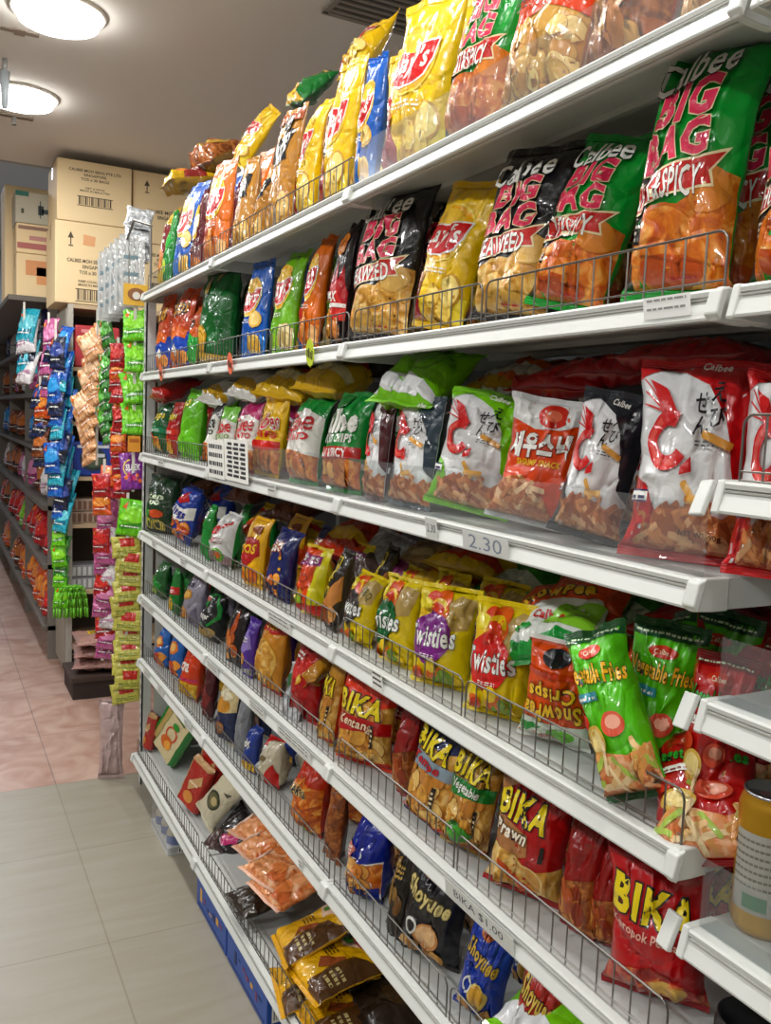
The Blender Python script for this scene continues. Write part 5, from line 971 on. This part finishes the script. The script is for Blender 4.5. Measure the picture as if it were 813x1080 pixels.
for k in range(5):
    b = MB(); b.box(-.05+.004*k, .055, -.001, .001, 0, .30, clear('silver_card', '#d5d8da', .22, .15, .35)); 
    for j in range(5): b.box(-.04+j*.02, -.032+j*.02, -.002, .002, .02, .27, plain('#b4b8b8', .4))
    for j in range(3): b.box(-.03, .03, -.003, -.0022, .2-.07*j, .215-.07*j, plain('#5f7a84', .5))
    o = b.build('blister_strip'); o.location = (.772-.016*k, 3.90+.05*k, 2.06-.012*k); o.rotation_euler = (0, 0, R(-14)); tag(o, f'thin silver blister strip hanging above the header card, {NTH[k]} from the front', 'blister strip', 'silver blister strips')
for k in range(3):
    o = make_pouch('clear_bag', Print('silver', 'silver'), .12, .13, .04, 900+k, (.80, 3.90+.02*k, 2.25+.075*k), 75, -40, 8*(k-1), crum=1.8); tag(o, f'crumpled silver grey bag heaped at the end of the top shelf, {["lowest", "middle", "topmost"][k]} of three', 'bag', 'silver bags at the shelf end')
b = MB(); b.bar((.76, 3.79, 2.40), (.74, 4.34, 2.12), .005, WIRE, 8); b.bar((.76, 3.79, 2.40), (.82, 3.755, 2.38), .005, WIRE, 8); b.bar((.82, 3.755, 2.38), (.825, 3.755, 2.0), .005, WIRE, 8)
for yy in (3.84, 4.03, 4.14, 4.28): b.bar((.75, yy, 2.37-(yy-3.79)*.5), (.75, yy, 2.06), .002, WIRE, 6)
o = b.build('strip_hanger'); tag(o, 'metal rod holding the hanging candy strips at the unit end', 'hanger rod')
o = make_pouch('clear_bag', Print('#b09a98', '#a58f8e'), .11, .36, .05, 950, (.70, 3.86, .002), 75, 0, 0, crum=2); tag(o, 'tall pale pinkish plastic bag standing by the corner post on the floor', 'bag')
# ------------------------------------------------------------------ the unit further along the aisle
EY = 5.43; o = empty('end_shelving', (.72, EY, 0)); WOODE = plain('#b79f80', .6); DARKM = plain('#6a5e52', .6)
b = MB(); b.box(0, .03, 0, .03, 0, 2.22, plain('#a9a49a', .5)); b.build('upright', o); b = MB(); b.box(.62, .65, 0, .03, 0, 2.22, plain('#a9a49a', .5)); b.build('upright', o)
b = MB(); b.box(.0, .65, .44, .46, .05, 2.22, plain('#4a4038', .8)); b.build('back_panel', o)
b = MB(); b.box(-.006, .0, .03, .46, .05, 2.2, plain('#8f887c', .6)); b.build('side_panel', o)
BZ = [2.222, 1.863, 1.544, 1.222, .939, .539, .206]
for z in BZ: b = MB(); b.box(.004, .648, .002, .44, z-.022, z, WOODE); b.build('board', o)
tag(o, 'tall shelf unit facing down the aisle beneath the brown cartons', 'shelving')
o = empty('aisle_shelving', (.70, 7.9, 0)); b = MB(); b.box(.38, .40, -1.98, 2.4, 0, 2.28, plain('#7a746c', .7)); b.build('back_panel', o)
AZ = [.22, .62, 1.0, 1.36, 1.72, 2.06, 2.30]
for z in AZ: b = MB(); b.box(-.06 if z < 2.2 else -.26, .38, -1.98, 2.4, z-.03, z, plain('#5d574f', .6)); b.build('board', o)
for yy in (-1.98, -.5, .95, 2.37): b = MB(); b.box(-.03, .38, yy, yy+.03, 0, 2.27, plain('#6f6a62', .6)); b.build('upright', o)
tag(o, 'long shelving running away along the far pink tiled aisle', 'shelving')
g = random.Random(77); protos = {}; ck = ['candy_pink', 'candy_white', 'candy_red', 'candy_teal', 'candy_orange', 'candy_purple', 'candy_silver', 'candy_green', 'candy_blue']
cname = dict(candy_pink='pink', candy_white='whitish', candy_red='red', candy_teal='teal', candy_orange='orange', candy_purple='purple', candy_silver='silver', candy_green='green', candy_blue='blue', candy_brown='brown', candy_navy='navy')
lv = ['bottom', 'second lowest', 'third lowest', 'middle', 'upper', 'uppermost']
pref = [['candy_orange', 'candy_red', 'candy_brown'], ['candy_red', 'candy_brown', 'candy_green', 'candy_red'], ['candy_pink', 'candy_brown', 'candy_white'], ['candy_navy', 'candy_white', 'candy_blue', 'candy_brown'], ['candy_white', 'candy_silver', 'candy_pink', 'candy_brown'], ['candy_white', 'candy_navy', 'candy_silver', 'candy_brown']]
HIDDEN = [(0, 10), (0, 11), (1, 1), (1, 12), (2, 0), (2, 3), (2, 12), (3, 0), (3, 1), (3, 2), (3, 3), (3, 5), (3, 6), (3, 8), (3, 14), (4, 0), (4, 1), (4, 4), (4, 5), (4, 11), (5, 0), (5, 3), (5, 4), (5, 5), (5, 6), (5, 7), (5, 13), (5, 14)]
for zi, z in enumerate(AZ[:6]):
    nk = 0
    for k in range(15):
        key = g.choice(pref[zi]); y = 6.05+k*.27+g.uniform(-.03, .03)
        if key not in protos: protos[key] = pouch_mesh('sweet_bag', DES[key][0], Pouch(.23, .265, .11, 40+len(protos), 0, -12, 1.2))
        rz, rs_ = g.uniform(5, 30), g.uniform(.85, 1.05)
        if (zi, k) in HIDDEN: continue
        nk += 1
        q = bpy.data.objects.new('sweet_bag', protos[key]); COL.objects.link(q); q.location = (.73+g.uniform(-.03, .02), y, z+.010); q.rotation_euler = (R(-6), R(g.uniform(-3, 3)), R(-90+g.uniform(5, 30))); q.scale = (1, 1, g.uniform(.85, 1.05))
        tag(q, f'{cname[key]} sweet bag in the far aisle, {lv[zi]} shelf, {NTH[nk-1]} seen from its near end', 'sweet bag', 'sweet bags along the far aisle')
strip('candy_strip', ['candy_blue', 'candy_navy', 'candy_blue', 'candy_teal'], .645, 5.34, .90, 2.10, 16, .11, .2, .04, 45, 'long strip of blue packets hanging on the far unit\'s corner', .02)
strip('candy_strip', ['candy_teal', 'candy_blue'], .695, 5.38, .95, 1.95, 13, .08, .2, .03, 35, 'light blue packets hanging beside the dark blue strip on the far unit', .015)
strip('candy_strip', ['candy_pink', 'candy_navy', 'candy_pink', 'candy_navy'], .615, 5.40, 1.60, 2.14, 6, .12, .22, .05, 50, 'pink and dark packets hanging at the top corner of the far unit', .02)
strip('candy_strip', ['candy_dark', 'candy_green'], .665, 5.36, .45, 1.02, 8, .09, .14, .03, 60, 'green cards hanging low on the far unit\'s corner', .01)
strip('candy_strip', ['candy_teal', 'candy_white', 'candy_navy'], .53, 5.90, 1.75, 2.24, 5, .16, .24, .06, 40, 'teal bags hanging high in front of the far aisle shelves', .02)
strip('candy_strip', ['candy_navy', 'candy_orange', 'candy_brown'], .60, 5.7, 1.25, 1.8, 7, .14, .2, .05, 45, 'brown and orange packets hanging in front of the far aisle shelves', .02)
def pack_box(name, x0, x1, y0, y1, z0, z1, col, label, panel=None, spots=None, cat='box'):
    o = empty(name, ((x0+x1)/2, (y0+y1)/2, z0)); w, d, h = (x1-x0)/2, (y1-y0)/2, z1-z0; b = MB(); b.box(-w, w, -d, d, 0, h, plain(col, .45)); bevel(b.build('body', o), min(w, d, h)*.18, 3)
    b = MB()
    if panel: b.prism(ell(0, h*.5, w*.6, h*.34, 24), -d-.0025, -d-.0005, plain(panel[0], .5)); b.prism(ell(0, h*.45, w*.38, h*.2, 20), -d-.004, -d-.0025, plain(panel[1], .5)); b.box(-w*.7, w*.7, -d-.003, -d-.0005, h*.82, h*.9, plain(panel[2], .5)); b.box(-w*.5, w*.5, -d-.0045, -d-.003, h*.56, h*.66, plain(panel[2], .5)); b.build('printing', o)
    tag(o, label, cat); return o
pack_box('red_tub', .76, 1.02, 5.46, 5.62, 1.864, 2.11, '#b3323a', 'red tub with round pale emblem on the far unit\'s upper board', ('#c9c4cc', '#3a3f6a', '#d98a8a'), cat='tub')
pack_box('green_box', .76, .99, 5.46, 5.62, 1.545, 1.82, '#123a22', 'dark green box on the far unit below the red tub', ('#1d5a34', '#b9b48a', '#8fa884'))
pack_box('blue_box', .74, 1.0, 5.45, 5.62, 1.223, 1.43, '#1b3a94', 'blue box with dark window on the far unit', ('#22303a', '#4a5a44', '#c9ccd4'))
CLP = plain('#a99584', .3)
for k, (z, n) in enumerate(((.94, 2), (.54, 2))):
    for j in range(n):
        b = MB(); b.box(-.14, .14, -.08, .08, .075*j, .075*j+.07, CLP if k == 0 else plain('#8f9094', .3)); 
        for q in range(9): b.box(-.135+q*.031, -.115+q*.031, -.083, -.079, .075*j+.008, .075*j+.06, plain('#7d5a4a' if k == 0 else '#c9cacc', .35))
        o = b.build('sweet_tray'); o.location = (.89, 5.55, z+.001); bevel(o, .008, 2); tag(o, f'clear tray of {"brown" if k == 0 else "silvery"} sweets on the far unit, {["lower", "upper"][j]} of two stacked', 'tray', 'stacked trays of sweets')
# floor goods before it
b = MB(); b.box(.70, 1.05, 5.02, 5.36, .0, .10, plain('#2a201c', .7)); b.box(.69, 1.06, 5.01, 5.37, .10, .125, plain('#3b2c26', .6)); o = b.build('low_bench'); tag(o, 'low dark bench on the pink tiles before the far unit', 'bench')
for k in range(3):
    o = make_pouch('clear_pack', DES['peach_pack'][0] if False else (lambda p: p.rect(-.5, .35, .5, .7, '#c9a82e').scrib(-.4, .42, .4, .62, '#4a6a2a', 3))(Print('#a8827a', '#98746c')), .30, .30, .075, 970+k, (.872, 5.2, .168+.068*k), 80+4*k, -88, 0, True, crum=1.4); tag(o, f'flat clear pack of brownish sweets, {["bottom", "middle", "top"][k]} of the stack on the low bench', 'sweet pack', 'packs stacked on the low bench')
b = MB(); g = random.Random(4)
for k in range(9):
    x = .70+.013*k; pts = [(x-.02+.05*math.cos(t)*.8+g.uniform(-.002, .002), 5.36-.02*(k % 3)+.005*math.sin(3*t), .40+.19*math.sin(t)) for t in [math.pi*q/10 for q in range(11)]]; b.path(pts, .006, plain('#5fae1e', .5), 6)
o = b.build('looped_handles', None, True); tag(o, 'bunch of bright green looped handles low at the far unit', 'handles')
# ------------------------------------------------------------------ brown cartons up high
def carton(x0, x1, y0, y1, z0, z1, lines, label, low=None, arrow=True, orange=False, band=None, col=KRAFT):
    o = empty('cardboard_carton', ((x0+x1)/2, (y0+y1)/2, z0)); w, d, h = (x1-x0)/2, (y1-y0)/2, z1-z0; b = MB(); b.box(-w, w, -d, d, 0, h, col); bevel(b.build('body', o), .006, 2)
    b = MB(); b.box(-w-.0012, w+.0012, -.025, .025, h-.001, h+.0012, plain('#a8895c', .4)); b.box(-w-.0012, -w+.0005, -.025, .025, h-.08, h, plain('#a8895c', .4)); b.build('tape', o)
    b = MB(); ik = plain('#4a3d30', .8); zz = .82
    for t, ww, hh in lines:
        if t == '#':
            for k in range(16): b.box(-.09+k*.0115, -.09+k*.0115+(.004 if k % 3 else .008), -d-.0016, -d-.0004, (zz-.13)*h, zz*h, ik)
            b.box(-.1, .1, -d-.0016, -d-.0004, zz*h, zz*h+.004, ik); b.box(-.1, .1, -d-.0016, -d-.0004, (zz-.15)*h, (zz-.15)*h+.004, ik); zz -= .2; continue
        if t: f = glyphs(t, .02); b.polys(fit(f, f, (-ww*w, zz*h, ww*w, (zz+hh)*h)), lambda u, v: (u, -d-.0012, v), ik)
        zz -= hh*1.55
    if arrow: b.polys([[(-.68*w, .80*h), (-.60*w, .88*h), (-.52*w, .80*h)]] + [[(-.615*w, .72*h), (-.585*w, .72*h), (-.585*w, .81*h), (-.615*w, .81*h)], [(-.66*w, .70*h), (-.54*w, .70*h), (-.54*w, .715*h), (-.66*w, .715*h)]], lambda u, v: (u, -d-.0012, v), ik)
    b.build('printing', o)
    if orange: b = MB(); b.prism([(-.28*w, .73*h), (.02*w, .72*h), (.05*w, .84*h), (-.27*w, .86*h)], -d-.0018, -d-.0006, plain('#d29a6a', .7)); b.build('sticker', o)
    if band: b = MB(); [b.box(a*w, c*w, -d-.0018, -d-.0006, e*h, f*h, plain(cc, .7)) for a, c, e, f, cc in band]; b.build('printed_band', o)
    tag(o, label, 'carton', 'brown cartons stacked up high'); return o
TXT = [('CALBEE MOH SENG PTE LTD', .70, .045), ('SINGAPORE', .30, .045), ('TOS x 30 BAGS', .38, .045), ('', 0, .04), ('NET & BAGS', .26, .03), ('MADE IN MALAYSIA', .40, .03), ('', 0, .025), ('#', 0, 0)]
TX2 = [('', 0, .2)] + [('CALBEE MOH SENG PTE LTD', .70, .045), ('SINGAPORE', .30, .045), ('TOS x 30 BAGS', .38, .045), ('', 0, .02), ('KEEP COOL & DRY', .40, .028), ('MADE IN MALAYSIA', .40, .028), ('#', 0, 0)]
carton(.650, 1.072, EY, EY+.42, 2.224, 2.685, TX2, 'large brown carton under another, with arrow and orange sticker, on the far unit', orange=True)
carton(.660, 1.074, EY+.004, EY+.42, 2.688, 3.03, TXT, 'large brown carton on top of the one with the orange sticker', arrow=False)
carton(1.084, 1.50, EY+.03, EY+.44, 2.224, 2.62, TXT, 'brown carton behind the silver bags, lower of two')
carton(1.084, 1.50, EY+.03, EY+.44, 2.623, 3.035, [('', 0, .25), ('CALBEE MOH SENG', .6, .05), ('SINGAPORE', .3, .05)], 'brown carton with an arrow beside the upper large carton')
carton(.445, .72, 6.24, 6.55, 2.302, 3.02, [], 'tall plain brown carton at the far aisle\'s corner behind the printed ones', arrow=False)
c = carton(.49, .70, 5.96, 6.20, 2.302, 2.56, [], 'brown carton with orange stain, lowest of the three beside the big stack', arrow=False, band=[(-.5, .9, .5, .85, '#c98a5a'), (.1, .7, .3, .7, '#d2925e')])
c = carton(.49, .70, 5.96, 6.20, 2.562, 2.74, [], 'brown carton with pink band, middle one beside the big stack', arrow=False, band=[(-.95, .95, .15, .35, '#a8625e'), (-.3, .8, .45, .6, '#b5807a'), (-.9, .9, .8, .92, '#8a6a5a')])
c = carton(.485, .70, 5.96, 6.20, 2.742, 2.93, [], 'white printed carton with green corner above the pink banded carton', arrow=False, col=plain('#b3ae9c', .7), band=[(-1, -.3, .85, 1.0, '#2f6f64'), (.2, .5, .3, .6, '#3a4448'), (.4, .9, .35, .5, '#3a4448'), (.3, .35, .2, .75, '#3a4448'), (-.7, -.55, .3, .45, '#4a4a3a')])
# ------------------------------------------------------------------ second rows: more of the same bags behind the front ones
UNSEEN = ["maroon and yellow snack bag, top shelf second row", "slim green chip packet, top shelf second row", "tan chip bag with a, top shelf second row, first such from the far end", "blue potato chip bag with, top shelf second row, second such from the far end", "large green chip bag with pink capital letters and red banner, top shelf second row", "brown chip bag nearest the end of the top shelf, top shelf second row", "orange snack bag with blue, second shelf second row, second such from the far end", "small orange and green snack packet, second shelf second row", "black chip bag with jagged red flames and gold badge, second shelf second row", "large green chip bag with, second shelf second row, third such from the far end", "dark green chip packet with yellow wording, third shelf second row", "white and black potato chip packet, third shelf second row", "white and lime potato chip packet, third shelf second row", "yellow potato chip packet with red wording, third shelf second row", "white shrimp stick bag with slate blue corner, third shelf second row", "white shrimp stick bag with, third shelf second row, first such from the far end", "white shrimp stick bag with, third shelf second row, second such from the far end", "yellow snack bag with red shield and silver lettering, fourth shelf second row", "dark snack bag with orange crisps pictured, fifth shelf second row", "glossy deep red snack bag, fifth shelf second row", "golden brown cracker bag turned aside, fifth shelf second row", "dark red cracker bag standing, fifth shelf second row, first such from the far end", "dark red cracker bag standing, fifth shelf second row, second such from the far end", "dark red cracker bag standing, fifth shelf second row, third such from the far end", "blue cracker bag with orange, sixth shelf second row, first such from the far end", "narrow maroon packet, sixth shelf second row", "brown crumbly snack packet edge on, sixth shelf second row", "black packet with dull gold printing edge on, sixth shelf second row", "brick red snack bag with gold brush lettering, sixth shelf second row", "tan chip bag with a, top shelf second row, second such from the far end", "orange and white bag lettered CRAB CHIPS, top out of view, top shelf second row", "blue cracker bag with orange, sixth shelf second row, second such from the far end", "white and green potato chip packet, third shelf second row", "BIKA cracker bag with navy top and grey panel, fifth shelf second row", "rust coloured snack bag with a bowl pictured, top out of view, top shelf second row", "orange potato chip bag with red ribbon oval, second shelf second row", "large black chip bag with, second shelf second row, second such from the far end", "white shrimp stick bag with dark maroon corner, third shelf second row", "white shrimp stick bag with lime green corners, third shelf second row"]
backs = [o for o in list(COL.objects) if o.parent is None and o.name.split('.')[0] == 'snack_bag' and 'front row' in o.get('label', '')]
for o in backs:
    if 'top shelf' in o['label'] and o.location.y < 1.3: pass
    lab = o['label']
    if lab.replace('front row', 'second row') in UNSEEN: continue
    c = copy_tree(o); dx = .125; c.location.x += dx; c.location.y += .012; c.location.z += .004
    c.rotation_euler.z = R(-90)+.35*(o.rotation_euler.z+R(90)) if o.rotation_mode == 'XYZ' and 'upside' not in lab else o.rotation_euler.z
    if 'top shelf' in lab: c.scale = (1, 1, 1.14)
    w = lab.replace(' front row', '').split(' such')[0] if False else lab.replace('front row', 'second row')
    ws = w.split(); c['label'] = w if len(ws) <= 16 else w
    c['group'] = o['group'] + ', second row'
